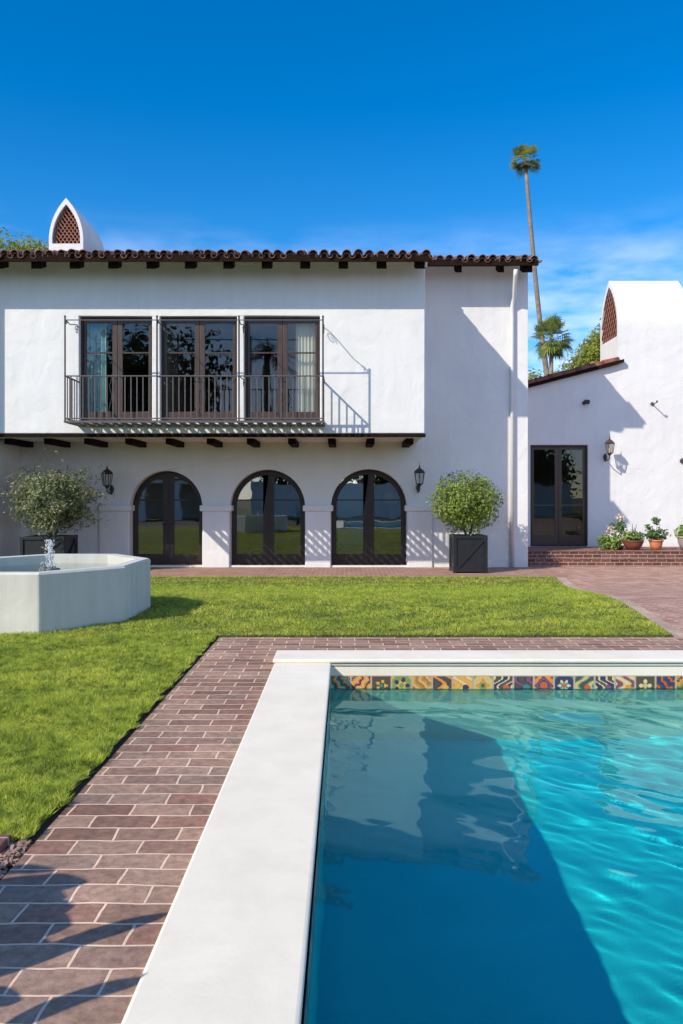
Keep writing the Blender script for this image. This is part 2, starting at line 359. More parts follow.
M['succ'] = leafmat('succulent_leaves', [(0.14, 0.26, 0.04), (0.24, 0.36, 0.07), (0.34, 0.44, 0.12)], 0.3)
M['jade'] = leafmat('jade_leaves', [(0.05, 0.11, 0.03), (0.10, 0.18, 0.05), (0.16, 0.24, 0.07)], 0.25)
M['petal'] = leafmat('pale_petals', [(0.70, 0.66, 0.60), (0.78, 0.72, 0.62), (0.62, 0.42, 0.42)], 0.3)
M['broad'] = leafmat('broad_leaves', [(0.04, 0.09, 0.03), (0.07, 0.13, 0.04)], 0.03)

# pool water: see-through with a Fresnel mirror on a rippled surface, and water that swallows red in its depth
def watermat(name, absorb, dens, rip):
    m, t, b, o = new_mat(name); t.nodes.remove(b)
    v = objco(t, (2.6, 5.2, 1), (0, 0, R(-28)))
    n1 = noise(t, 1.0, 3, 0.5, v, 0.5); v2 = objco(t, (1.0, 1.6, 1), (0, 0, R(-20))); n2 = noise(t, 9, 2, 0.5, v2, 0.3)
    b1 = bump(t, None, n1.outputs[0], rip); b2 = bump(t, None, n2.outputs[0], rip * 0.11, 1.0, b1)
    fr = fresnel(t, 1.33, b2)
    tr = t.nodes.new('ShaderNodeBsdfTransparent'); tr.inputs[0].default_value = (0.97, 0.985, 0.985, 1)
    gl = t.nodes.new('ShaderNodeBsdfGlossy'); gl.inputs['Roughness'].default_value = 0.0; t.links.new(b2, gl.inputs['Normal'])
    ms = t.nodes.new('ShaderNodeMixShader'); t.links.new(fr.outputs[0], ms.inputs[0])
    t.links.new(tr.outputs[0], ms.inputs[1]); t.links.new(gl.outputs[0], ms.inputs[2]); t.links.new(ms.outputs[0], o.inputs[0])
    va = t.nodes.new('ShaderNodeVolumeAbsorption'); va.inputs['Color'].default_value = (*absorb, 1); va.inputs['Density'].default_value = dens
    t.links.new(va.outputs[0], o.inputs['Volume'])
    return m
M['water'] = watermat('pool_water', (0.0, 0.87, 0.925), 0.75, 0.006)
M['fwater'] = watermat('fountain_water', (0.35, 0.65, 0.62), 0.8, 0.012)
m, t, b, o = new_mat('falling_water'); b.inputs['Base Color'].default_value = (0.92, 0.95, 0.97, 1); b.inputs['Roughness'].default_value = 0.1
b.inputs['Transmission Weight'].default_value = 0.45; b.inputs['IOR'].default_value = 1.2; M['jet'] = m
m, t, b, o = new_mat('painted_tiles'); a = t.nodes.new('ShaderNodeVertexColor'); a.layer_name = 'Col'
t.links.new(a.outputs[0], b.inputs['Base Color']); b.inputs['Roughness'].default_value = 0.2; M['talavera'] = m

# ------------------------------------------------------------------ terrain
def zg(D):
    u = min(max((D - 9.0) / 6.5, 0), 1); return 0.4 * (1 - u * u * (3 - 2 * u))
DL, DU, DW = 19.1, 17.2, 21.5            # depth of the arcade wall, of the jettied upper wall and of the wing
POOL = (-0.105, 6.4, -4.0, 5.985)        # inner edge of the coping
def sheet(name, poly, dz, mat, skirt=0.0):
    """a ground sheet over a polygon in plan, following the slope of the garden"""
    bm = bmesh.new(); bm.faces.new([bm.verts.new((x, y, 0)) for x, y in poly])
    for D in [9 + 0.5 * k for k in range(15)]:
        bmesh.ops.bisect_plane(bm, geom=bm.verts[:] + bm.edges[:] + bm.faces[:], plane_co=(0, D, 0), plane_no=(0, 1, 0))
    for v in bm.verts: v.co.z = zg(v.co.y) + dz
    if skirt:
        ed = [e for e in bm.edges if e.is_boundary]
        r = bmesh.ops.extrude_edge_only(bm, edges=ed)
        for v in r['geom']:
            if isinstance(v, bmesh.types.BMVert): v.co.z -= skirt
    bmesh.ops.recalc_face_normals(bm, faces=bm.faces[:])
    me = bpy.data.meshes.new(name); bm.to_mesh(me); bm.free()
    if sum(p.normal.z * p.area for p in me.polygons) < 0: me.flip_normals()
    return link(name, me, mat)

g = MB()
px0, px1, py0, py1 = -0.45, 6.75, -4.4, 6.3
B = 2500
for (x0, x1, y0, y1) in ((-B, B, py1, B), (-B, B, -B, py0), (-B, px0, py0, py1), (px1, B, py0, py1)):
    g.add([(x0, y0, -0.05), (x1, y0, -0.05), (x1, y1, -0.05), (x0, y1, -0.05)], [(0, 1, 2, 3)])
struct(g.build('ground', M['dry']))

XP, YP = -1.126, 7.19                    # inner edges of the lawn
LR0, LR1 = (2.96, YP), (4.36, 16.6)      # right edge of the lawn
lawn_poly = [(-16, 2.92), (XP - 0.04, 2.92), (XP - 0.04, YP + 0.03), (LR0[0], YP + 0.03), (LR1[0], 16.6), (-16, 16.6)]
struct(sheet('lawn', lawn_poly, 0.012, M['turf'], 0.15))
struct(sheet('soil_edge', [(XP - 0.06, 2.9), (XP, 2.9), (XP, YP), (LR0[0], YP), (LR0[0], YP + 0.06), (XP - 0.06, YP + 0.06)], -0.012, M['soil'], 0.1))
struct(sheet('brick_path', [(XP, -8), (-0.515, -8), (-0.515, 6.332), (14, 6.332), (14, YP), (XP, YP)], 0.0, M['path'], 0.2))
struct(sheet('brick_terrace', [(LR0[0] + 0.13, YP), (14, YP), (14, 19.3), (LR1[0] + 0.4, 19.3), (LR1[0] + 0.40, 16.85), (LR1[0] + 0.20, 16.6)], 0.0, M['terrace'], 0.2))
struct(sheet('paved_border', [(LR0[0], YP), (LR0[0] + 0.13, YP), (LR1[0] + 0.20, 16.6), (LR1[0], 16.6)], 0.004, M['border'], 0.2))
struct(sheet('terrace_strip', [(-12, 16.6), (LR1[0] + 0.2, 16.6), (LR1[0] + 0.4, 16.85), (LR1[0] + 0.4, 19.75), (-12, 19.75)], 0.0, M['strip'], 0.2))
struct(sheet('mulch_bed', [(-16, -8), (XP - 0.012, -8), (XP - 0.012, 2.92), (-16, 2.92)], -0.02, M['soil'], 0.1))
struct(sheet('pool_deck', [(6.78, -8), (14, -8), (14, 6.332), (6.78, 6.332)], 0.0, M['path'], 0.2))
struct(sheet('rear_terrace', [(-0.515, -8), (6.78, -8), (6.78, -4.42), (-0.515, -4.42)], 0.0, M['path'], 0.2))

# grass
def tri_mesh(name, co, per):
    n = len(co) // per; me = bpy.data.meshes.new(name)
    me.vertices.add(len(co)); me.vertices.foreach_set('co', co.astype(np.float32).ravel())
    me.loops.add(len(co)); me.loops.foreach_set('vertex_index', np.arange(len(co), dtype=np.int32))
    me.polygons.add(n); me.polygons.foreach_set('loop_start', np.arange(0, len(co), per, dtype=np.int32))
    me.update(calc_edges=True); return me
def zg_np(D):
    u = np.clip((D - 9) / 6.5, 0, 1); return 0.4 * (1 - u * u * (3 - 2 * u))
def blades(n, y0, y1, h, w):
    y = rng.uniform(y0, y1, n)
    xl = np.maximum(-9.0, -345 / F * y - np.where(rng.random(n) < 0.35, 4.0, 0.7)); xr = np.where(y < YP + 0.015, XP - 0.028 + 0.022 * np.sin(y * 17) * np.sin(y * 5.3) + 0.012 * np.sin(y * 41), LR0[0] + (y - YP) / (16.6 - YP) * (LR1[0] - LR0[0]) - 0.02)
    x = xl + rng.random(n) * (xr - xl)
    inside = (((x + 3.25) / 1.03) ** 2 + ((y - 8.53) / 1.22) ** 2) < 0.95
    x, y = x[~inside], y[~inside]; n = len(x)
    z = zg_np(y) + 0.010
    a = rng.uniform(0, 2 * np.pi, n); hh = h * rng.uniform(0.5, 1.25, n); lean = hh * rng.uniform(0.2, 1.9, n); b = a + rng.normal(0, 1.2, n)
    # tufts lean together a little
    tuft = np.sin(x * 9 + np.cos(y * 7) * 2) + np.cos(y * 8 + np.sin(x * 5)); hh *= 1 + 0.26 * tuft
    ww = w * rng.uniform(0.6, 1.3, n)
    p0 = np.stack([x - np.cos(a) * ww, y - np.sin(a) * ww, z], 1); p1 = np.stack([x + np.cos(a) * ww, y + np.sin(a) * ww, z], 1)
    tip = np.stack([x + np.cos(b) * lean, y + np.sin(b) * lean, z + hh], 1)
    return np.stack([p0, p1, tip], 1).reshape(-1, 3)
gr = np.concatenate([blades(150000, 2.90, 5.2, 0.026, 0.0026), blades(140000, 5.2, 8.2, 0.027, 0.0034), blades(120000, 8.2, 12.0, 0.028, 0.0045), blades(75000, 12.0, 16.60, 0.030, 0.0065)])
stuff(link('grass', tri_mesh('grass', gr, 3), M['grass']))

# bark mulch
def chips(n):
    out = []
    for _ in range(n):
        near = random.random() < 0.6; x = random.uniform(-1.5 if near else -2.6, XP - 0.02); y = random.uniform(2.3 if near else 1.2, 2.9); z = 0.385 + random.uniform(0, 0.02)
        l, w, h = random.uniform(0.02, 0.055), random.uniform(0.008, 0.02), random.uniform(0.003, 0.008)
        q = Matrix.Rotation(random.uniform(0, 6.3), 3, 'Z') @ Matrix.Rotation(random.uniform(-0.5, 0.5), 3, 'X') @ Matrix.Rotation(random.uniform(-0.5, 0.5), 3, 'Y')
        out.append((Vector((x, y, z)), q, l, w, h))
    mb = MB()
    for c, q, l, w, h in out:
        vs = [c + q @ Vector((sx_ * l / 2, sy_ * w / 2, sz_ * h / 2)) for sz_ in (-1, 1) for sy_ in (-1, 1) for sx_ in (-1, 1)]
        mb.add(vs, [(0, 2, 3, 1), (4, 5, 7, 6), (0, 1, 5, 4), (2, 6, 7, 3), (0, 4, 6, 2), (1, 3, 7, 5)])
    return mb
stuff(chips(2200).build('bark_mulch', M['chip']))
tag(MB().box(-1.43, -1.205, 2.79, 2.895, 0.37, 0.435).build('edging_brick', M['steptop'], bevel=0.006), 'loose reddish brick laid at the corner of the lawn above the bark mulch', 'brick')

# ------------------------------------------------------------------ the house
H = thing('house', 'white stucco two storey Spanish style house with jettied upper floor, arched doors and lower wing', 'house', (0, DL, 0))
ZT = lambda D: 6.77 + 0.25 * (D - 16.5)      # top of the roof tiles
RT = lambda D: ZT(D) - 0.14                  # underside of the tiles / top of the boarding

# lower wall with three arched openings
arcs = [((166 - CX) * DL / F, 0.865), ((267.5 - CX) * DL / F, 0.895), ((369 - CX) * DL / F, 0.905)]
ZS = CZ - (507 - CY) * DL / F                # springing
XR = 4.37                                    # right corner of the main block
holes = [arch(c, r, 0.04, ZS) for c, r in arcs]
wall_low = holed('wall', [(-7.75, -0.1), (XR, -0.1), (XR, RT(DL) - 0.1), (1.5, RT(DL) - 0.1), (1.5, 3.3), (-7.75, 3.3)], holes, DL, DL + 0.42, M['white'], H, 0.02)
# piers below the springing, a little proud, each with its impost
edges = [(-6.0, arcs[0][0] - arcs[0][1]), (arcs[0][0] + arcs[0][1], arcs[1][0] - arcs[1][1]), (arcs[1][0] + arcs[1][1], arcs[2][0] - arcs[2][1]), (arcs[2][0] + arcs[2][1], 2.08)]
edges[0] = (arcs[0][0] - arcs[0][1] - 0.72, edges[0][1])
for i, (a, b_) in enumerate(edges):
    z1 = ZS - 0.10
    MB().box(a + (0 if i == 0 else 0.012), b_ - (0 if i == 3 else 0.012), DL - 0.05, DL + 0.002, -0.1, z1).build('pier', M['white'], H, bevel=0.015)
    MB().box(a - (0.0 if i == 0 else 0.05), b_ + (0.0 if i == 3 else 0.05), DL - 0.085, DL + 0.30, z1, ZS + 0.04).build('impost', M['white'], H, bevel=0.02)

def arched_door(cx, r):
    z0 = 0.045; yd = DL + 0.27; ri = r - 0.01
    def pane(sgn, e=0.0):
        ro = ri - 0.115 + e; xi = 0.135 - e; zb = z0 + 0.25 - e
        pts = [(cx + sgn * xi, zb), (cx + sgn * ro, zb)]
        a1 = math.acos(xi / ro)
        for k in range(13):
            a = a1 * k / 12; pts.append((cx + sgn * ro * math.cos(a), ZS + ro * math.sin(a)))
        return pts if sgn > 0 else pts[::-1]
    fr = holed('french_door', arch(cx, ri, z0, ZS), [pane(-1), pane(1)], yd, yd + 0.07, M['frame'], H, 0.006)
    for s in (-1, 1):
        holed('pane', pane(s, 0.01), [], yd + 0.03, yd + 0.038, M['doorglass'], fr)
        a, b_ = sorted((cx + s * 0.13, cx + s * (ri - 0.118)))
        MB().box(a, b_, yd + 0.022, yd + 0.05, ZS + 0.15, ZS + 0.18).build('glazing_bar', M['frame'], fr)
        MB().tube([(cx + s * 0.07, yd - 0.06, 1.02), (cx + s * 0.14, yd - 0.06, 1.02)], 0.011).tube([(cx + s * 0.07, yd, 1.02), (cx + s * 0.07, yd - 0.06, 1.02)], 0.012).build('handle', M['iron'], fr)
    MB().box(cx - 0.012, cx + 0.012, yd - 0.014, yd + 0.004, z0 + 0.02, ZS + ri - 0.08).build('astragal', M['frame'], fr)
for c, r in arcs: arched_door(c, r)
MB().box(-7.75, 1.9, DL + 0.02, DL + 0.42, -0.02, 0.042).build('door_sill', M['strip'], H)

# upper jettied wall with three openings
ZB = CZ + 63 * DU / F
XB = 80 * DU / F
wins = [((79 - CX) * DU / F, (152 - CX) * DU / F), ((160 - CX) * DU / F, (237 - CX) * DU / F), ((244 - CX) * DU / F, (320 - CX) * DU / F)]
WT = CZ + 182 * DU / F; WB = 3.30
holed('wall', [(-12, ZB + 0.03), (XB, ZB + 0.03), (XB, RT(DU) - 0.09), (-12, RT(DU) - 0.09)],
      [[(a, WB), (b_, WB), (b_, WT), (a, WT)] for a, b_ in wins], DU, DU + 0.32, M['white'], H, 0.02)
# return wall of the jetty, right-hand end
sec = [(XB, DU + 0.32, ZB + 0.03), (XB, DL + 0.01, ZB + 0.03), (XB, DL + 0.01, RT(DL) - 0.09), (XB, DU + 0.32, RT(DU + 0.32) - 0.09)]
MB().prism(sec, (-0.3, 0, 0)).build('wall', M['white'], H)
MB().box(-12, XB - 0.004, DU + 0.004, DL - 0.002, ZB - 0.02, ZB + 0.028).build('jetty_soffit', M['white'], H)
MB().box(-12, XB + 0.012, DU - 0.014, DU + 0.06, ZB - 0.045, ZB + 0.028).build('jetty_trim', M['timber'], H)
for xa in (4, 43.8, 83.8, 125, 165.5, 206.5, 246.7, 288, 328, 367, 406):
    x0 = (xa - CX) * 17.85 / F
    MB().box(x0, x0 + 0.17, 17.85, DL + 0.03, ZB - 0.15, ZB - 0.021).build('beam', M['timber'], H, bevel=0.012)

def french(name, x0, x1, z0, z1, yd, mat_leaf, bar_z, bottom=0.22, top=0.12, mid=0.11, outer=0.10):
    cx = (x0 + x1) / 2
    holes = []
    for a, b_ in ((x0 + outer + 0.01, cx - mid), (cx + mid, x1 - outer - 0.01)): holes.append([(a, z0 + bottom), (b_, z0 + bottom), (b_, z1 - top), (a, z1 - top)])
    casing = holed(name, [(x0 + 0.004, z0), (x1 - 0.004, z0), (x1 - 0.004, z1 - 0.004), (x0 + 0.004, z1 - 0.004)], [[(x0 + 0.05, z0 + 0.03), (x1 - 0.05, z0 + 0.03), (x1 - 0.05, z1 - 0.045), (x0 + 0.05, z1 - 0.045)]], yd, yd + 0.10, M['frame'], H, 0.006)
    for s, hh in zip((-1, 1), holes):
        a, b_ = hh[0][0], hh[1][0]
        xo = (x0 + 0.055, cx - 0.004) if s < 0 else (cx + 0.004, x1 - 0.055)
        lf = holed('leaf', [(xo[0], z0 + 0.035), (xo[1], z0 + 0.035), (xo[1], z1 - 0.05), (xo[0], z1 - 0.05)], [hh], yd + 0.03, yd + 0.08, mat_leaf, casing, 0.005)
        MB().box(a - 0.01, b_ + 0.01, yd + 0.05, yd + 0.057, z0 + bottom - 0.01, z1 - top + 0.01).build('pane', M['glass'], casing)
        for bz in bar_z: MB().box(a, b_, yd + 0.035, yd + 0.07, bz - 0.016, bz + 0.016).build('glazing_bar', M['leaf_frame'], casing)
        MB().tube([(cx + s * 0.05, yd + 0.03, z0 + 1.0), (cx + s * 0.05, yd - 0.03, z0 + 1.0), (cx + s * 0.13, yd - 0.03, z0 + 1.0)], 0.010).build('handle', M['iron'], casing)
    return casing
for a, b_ in wins: french('balcony_door', a, b_, WB, WT, DU + 0.12, M['leaf_frame'], (4.80,))

# interior of the main block: floors, ceilings and rear wall
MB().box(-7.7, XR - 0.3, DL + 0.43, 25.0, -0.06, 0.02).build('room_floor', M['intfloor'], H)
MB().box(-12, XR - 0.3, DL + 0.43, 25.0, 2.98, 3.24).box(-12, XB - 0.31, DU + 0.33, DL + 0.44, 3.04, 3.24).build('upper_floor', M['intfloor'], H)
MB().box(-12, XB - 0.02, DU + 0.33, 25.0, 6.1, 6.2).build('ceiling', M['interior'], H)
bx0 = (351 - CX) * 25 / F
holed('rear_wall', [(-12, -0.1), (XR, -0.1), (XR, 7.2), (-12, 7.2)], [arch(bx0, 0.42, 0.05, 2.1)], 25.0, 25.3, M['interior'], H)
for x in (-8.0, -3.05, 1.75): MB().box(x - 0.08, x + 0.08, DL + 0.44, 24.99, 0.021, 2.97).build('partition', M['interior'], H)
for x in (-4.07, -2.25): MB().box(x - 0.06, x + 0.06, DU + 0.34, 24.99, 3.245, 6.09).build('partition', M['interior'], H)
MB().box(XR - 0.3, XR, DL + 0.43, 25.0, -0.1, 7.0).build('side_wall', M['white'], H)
gab = [(XR, DL + 0.42, 6.9), (XR, 25.3, 6.9), (XR, 23.5, RT(23.5) - 0.1), (XR, DL + 0.42, RT(DL) - 0.1)]
MB().prism(gab, (-0.3, 0, 0)).build('gable', M['white'], H)

# left end: return wall under the jetty and an unseen block added to shade the left of the upper wall
MB().box(-12, -7.75, DU + 0.02, DL + 0.42, -0.1, ZB - 0.03).build('return_wall', M['white'], H, bevel=0.02)
MB().box(-14, -7.66, DU - 0.3, DU - 0.002, 2.95, 6.45).build('shade_block', M['white'], H)  # out of view, shaped for the shadow it throws on the wall
MB().box(-14, -12.0, DU, 25.3, -0.1, 7.0).build('side_wall', M['white'], H)

# roof: boarding, fascia, rafter tails, barrel tiles
def board(x0, x1, D0, D1):
    t0 = 0.05
    return [(x0, D0, RT(D0) - t0), (x1, D0, RT(D0) - t0), (x1, D1, RT(D1) - t0), (x0, D1, RT(D1) - t0)]
mb = MB(); mb.prism(board(-13, XB + 0.05, 16.52, 18.45), (0, 0, 0.05)); mb.prism(board(-13, XR + 0.06, 18.452, 23.5), (0, 0, 0.05))
mb.prism([(-13, 23.5, RT(23.5)), (XR + 0.06, 23.5, RT(23.5)), (XR + 0.06, 27, RT(23.5) - 0.9), (-13, 27, RT(23.5) - 0.9)], (0, 0, -0.05))
mb.build('roof_boarding', M['white'], H)
MB().box(-13, XB + 0.07, 16.47, 16.52, RT(16.5) - 0.105, RT(16.5) + 0.02).build('fascia', M['timber'], H)
MB().box(XB + 0.07, XR + 0.08, 18.39, 18.44, RT(18.4) - 0.105, RT(18.4) + 0.02).build('fascia', M['timber'], H)
for k in range(14):
    x = (420.5 - 38.6 * k - CX) * 16.55 / F
    v = [(x - 0.1, 16.63, RT(16.63) - 0.06), (x - 0.1, 16.63, RT(16.5) - 0.215), (x - 0.1, 16.95, RT(16.95) - 0.2), (x - 0.1, 16.95, RT(16.95) - 0.06)]
    MB().prism(v, (0.2, 0, 0)).build('rafter_tail', M['timber'], H)
for px in (459, 501.5, 526):
    x = (px - CX) * 18.45 / F
    v = [(x - 0.07, 18.55, RT(18.55) - 0.06), (x - 0.07, 18.55, RT(18.4) - 0.225), (x - 0.07, 18.80, RT(18.8) - 0.2), (x - 0.07, 18.80, RT(18.8) - 0.06)]
    MB().prism(v, (0.15 if px < 520 else 0.24, 0, 0)).build('rafter_tail', M['timber'], H)
MB().box(-13, XB + 0.05, DU - 0.03, DU + 0.10, RT(DU) - 0.16, RT(DU) - 0.055).build('wall_plate', M['white'], H)

def barrel(mb, o, d, up, side, ln, r0, r1, th=0.018, n=6):
    """one half-round cover tile from o along d"""
    vs = []
    for (q, r) in ((0, r0), (1, r1)):
        for rr in (r, r - th):
            for k in range(n + 1):
                a = math.pi * k / n
                vs.append(o + d * ln * q + side * (rr * math.cos(a)) + up * (rr * math.sin(a) * 1.05))
    m_ = n + 1; fs = []
    for k in range(n):
        fs += [(k, k + 1, 2 * m_ + k + 1, 2 * m_ + k), (m_ + k, 3 * m_ + k, 3 * m_ + k + 1, m_ + k + 1), (k, m_ + k, m_ + k + 1, k + 1), (2 * m_ + k, 2 * m_ + k + 1, 3 * m_ + k + 1, 3 * m_ + k)]
    mb.add(vs, fs)
def tiles(x0, x1, D0, D1, sp=0.236):
    mb = MB(); d0 = Vector((0, 1, 0.25)).normalized(); up = Vector((0, -0.25, 1)).normalized(); side = Vector((1, 0, 0))
    nx = max(1, round((x1 - x0) / sp)); sp = (x1 - x0) / nx
    for i in range(nx):
        xc = x0 + (i + 0.5) * sp
        D = D0
        k = 0
        while D < D1:
            dd = (d0 + Vector((random.uniform(-0.03, 0.03), 0, random.uniform(-0.01, 0.01)))).normalized()
            o = Vector((xc + random.uniform(-0.022, 0.022), D + random.uniform(-0.05, 0.03), RT(D) + 0.035 + random.uniform(-0.006, 0.008)))
            barrel(mb, o, dd, up, side, 0.44, 0.098 + random.uniform(-0.006, 0.006), 0.082)
            if k == 0:
                barrel(mb, o + Vector((0.0, 0.05, -0.045)), dd, up, side, 0.3, 0.088, 0.08)
                barrel(mb, o + Vector((sp / 2, 0.02, -0.004)), dd, -up, side, 0.44, 0.07, 0.085)
            D += 0.36; k += 1
    return mb
tiles(-13, XB + 0.07, 16.44, 23.4).build('roof_tiles', M['tile'], H, True)
tiles(XB + 0.09, XR + 0.10, 18.36, 23.4, 0.25).build('roof_tiles', M['tile'], H, True)

# downspout
xd = (512.5 - CX) * (DL - 0.08) / F
xe = (515.5 - CX) * 18.5 / F
MB().tube([(xe, 18.46, 6.93), (xe, 18.52, 6.80), (xd + 0.02, 18.94, 6.42), (xd, DL - 0.055, 6.22), (xd, DL - 0.055, 5.9), (xd, DL - 0.055, 0.02)], 0.048, 12).build('downspout', M['pipe'], H, True)

# pointed chimney on the left of the roof: a pointed vault open to the front behind a clay lattice
def ogive(w, z0, zs, za, n=14):
    """outline (u, z) of a pointed arch, half-width w"""
    h = za - zs; rr = (w * w + h * h) / (2 * w); pts = [(-w, z0), (w, z0)]; a1 = math.asin(h / rr)
    right = [(w - rr + rr * math.cos(a1 * k / n), zs + rr * math.sin(a1 * k / n)) for k in range(n + 1)]
    pts += right; pts += [(-u, z) for u, z in right[::-1][1:]]
    return pts
def lattice_slats(mb, w, zb, zt, y, th, place, sp=0.13):
    import itertools
    return mb
cD = 20.5; ccx = (66 - CX) * cD / F
ow_ = 0.44; z_s = 8.25; z_a = CZ + 300 * cD / F
outer = [(ccx + u, z) for u, z in ogive(ow_, 7.3, z_s, z_a)]
inner_p = [(ccx + u, z) for u, z in ogive(ow_ - 0.08, 8.17, z_s + 0.01, z_a - 0.16)]
ch = holed('chimney', outer, [inner_p], cD, cD + 0.16, M['white'], H)
holed('chimney_vault', [p for p in outer], [[(ccx + u, z) for u, z in ogive(ow_ - 0.09, 7.4, z_s, z_a - 0.15)]], cD + 0.16, cD + 1.95, M['white'], ch)
holed('vault_back', [(ccx + u, z) for u, z in ogive(ow_ - 0.095, 7.42, z_s, z_a - 0.17)], [], cD + 0.30, cD + 0.36, M['vault_black'], ch)  # near-black plate across the vault behind the lattice
def half_w(z, w, zs, za):
    h = za - zs; rr = (w * w + h * h) / (2 * w); q = max(z - zs, 0)
    return w - rr + math.sqrt(max(rr * rr - q * q, 0))
def clay_grid(w, zb, zs, za, pos, parent, step=0.105, th=0.024):
    """crossing diagonal clay strips clipped to the pointed opening; pos(u, z, depth) -> point"""
    mb = MB()
    for sg in (-1, 1):
        c = -4.0
        while c < 4.0:
            pts = []
            for k in range(200):
                z = zb + (za - zb) * k / 199; u = sg * (z - zb) * 0.72 + c
                if abs(u) <= half_w(z, w, zs, za): pts.append((u, z))
            if len(pts) > 2:
                mb.bar(pos(*pts[0], 0.02 * sg), pos(*pts[-1], 0.02 * sg), th, th)
            c += step
    return mb.build('lattice', M['lattice'], parent)
clay_grid(ow_ - 0.075, 8.17, z_s + 0.01, z_a - 0.15, lambda u, z, d: (ccx + u, cD + 0.10 + d, z), ch)

# ------------------------------------------------------------------ balcony of iron
DB = DU - 0.85
bx0_, bx1_ = (65 - CX) * DB / F, (323 - CX) * DB / F
zr, zb_, zu = CZ + 122 * DB / F, CZ + 79 * DB / F, CZ + 178 * DB / F
mb = MB(); mb.box(bx0_ - 0.02, bx1_ + 0.02, DB - 0.02, DB + 0.025, zb_ - 0.075, zb_ - 0.030); mb.box(bx0_ - 0.02, bx1_ + 0.02, DU - 0.045, DU + 0.004, zb_ - 0.075, zb_ - 0.030)
for X in (bx0_ - 0.02, bx1_ - 0.025): mb.box(X, X + 0.045, DB + 0.025, DU - 0.045, zb_ - 0.075, zb_ - 0.030)
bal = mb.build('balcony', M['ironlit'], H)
sl0 = None
for k in range(26):                                   # the floor is open: slats running out from the wall
    x = bx0_ + 0.105 + (bx1_ - bx0_ - 0.21) * k / 25
    if sl0 is None: sl0 = MB().box(x - 0.056, x + 0.056, DB + 0.026, DU - 0.046, zb_ - 0.066, zb_ - 0.044).build('floor_slat', M['ironlit'], bal); sx0 = x
    else: dup(sl0, bal, (x - sx0, 0, 0))
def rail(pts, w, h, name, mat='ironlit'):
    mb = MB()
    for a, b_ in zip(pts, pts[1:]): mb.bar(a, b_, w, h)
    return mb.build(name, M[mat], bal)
U = [(bx0_, DU, 0), (bx0_, DB, 0), (bx1_, DB, 0), (bx1_, DU, 0)]
rail([(x, y, zr) for x, y, _ in U], 0.042, 0.022, 'handrail')
rail([(x, y, zb_ + 0.012) for x, y, _ in U], 0.034, 0.022, 'bottom_rail')
posts = [bx0_, (157 - CX) * DB / F, (239 - CX) * DB / F, bx1_]
for x in posts: MB().tube([(x, DB, zb_ - 0.03), (x, DB, zu + 0.05)], 0.017, 6).tube([(x, DB, zu + 0.04), (x, DB, zu + 0.075), (x, DB, zu + 0.10)], [0.012, 0.024, 0.004], 6).build('post', M['iron'], bal)
rail([(bx0_, DB, zu), (bx1_, DB, zu)], 0.018, 0.018, 'awning_rod')
nb = 43; first = None
for k in range(1, nb):
    x = bx0_ + (bx1_ - bx0_) * k / nb
    if any(abs(x - q) < 0.045 for q in posts): continue
    if first is None: first = MB().box(x - 0.0095, x + 0.0095, DB - 0.0095, DB + 0.0095, zb_ + 0.02, zr - 0.008).build('baluster', M['ironlit'], bal); fx = x
    else: dup(first, bal, (x - fx, 0, 0))
for X in (bx0_, bx1_):
    for k in range(1, 6): dup(first, bal, (X - fx, 0.85 * k / 6, 0))
def spiral(c, r, turns, u, w, n=22):
    return [Vector(c) + Vector(u) * (r * (1 - 0.8 * k / n) * math.cos(2 * math.pi * turns * k / n)) + Vector(w) * (r * (1 - 0.8 * k / n) * math.sin(2 * math.pi * turns * k / n)) for k in range(n + 1)]
for X in posts:
    mb = MB()
    mb.tube([(X, DU, zu + 0.02), (X, DU - 0.12, zu + 0.06), (X, DU - 0.3, zu + 0.03), (X, DU - 0.55, zu - 0.03), (X, DB, zu + 0.02)], 0.010, 6)
    mb.tube(spiral((X, DU - 0.14, zu - 0.06), 0.10, 1.4, (0, -1, 0), (0, 0, 1)), 0.008, 5)
    mb.tube(spiral((X, DB + 0.08, zu - 0.03), 0.06, 1.3, (0, 1, 0), (0, 0, 1)), 0.008, 5)
    mb.build('scroll_bracket', M['iron'], bal)
for X in posts[1:3]:
    mb = MB(); mb.tube([(X, DU, zr - 0.02), (X, DU - 0.15, zr + 0.03), (X, DB, zr)], 0.010, 6); mb.tube(spiral((X, DU - 0.1, zr - 0.06), 0.07, 1.3, (0, -1, 0), (0, 0, 1)), 0.008, 5)
    mb.build('scroll_bracket', M['iron'], bal)
mb = MB()
for x in ((112 - CX) * DB / F, (202 - CX) * DB / F, (281 - CX) * DB / F):   # small ornaments in the middle of each bay
    for s in (-1, 1): mb.tube([(x + s * 0.02, DB, zb_ + 0.03), (x + s * 0.06, DB, zb_ + 0.2), (x, DB, zb_ + 0.45), (x - s * 0.05, DB, zb_ + 0.66), (x, DB, zr - 0.02)], 0.009, 5)
mb.build('ornament', M['iron'], bal)

tag(MB().box(-3.2, 3.6, 29.0, 29.3, -0.05, 2.1).box(-3.25, 3.65, 28.96, 29.34, 2.1, 2.18).build('garden_wall', M['white']), 'plain white garden wall seen through the rightmost arched door and the rear arch', 'wall')

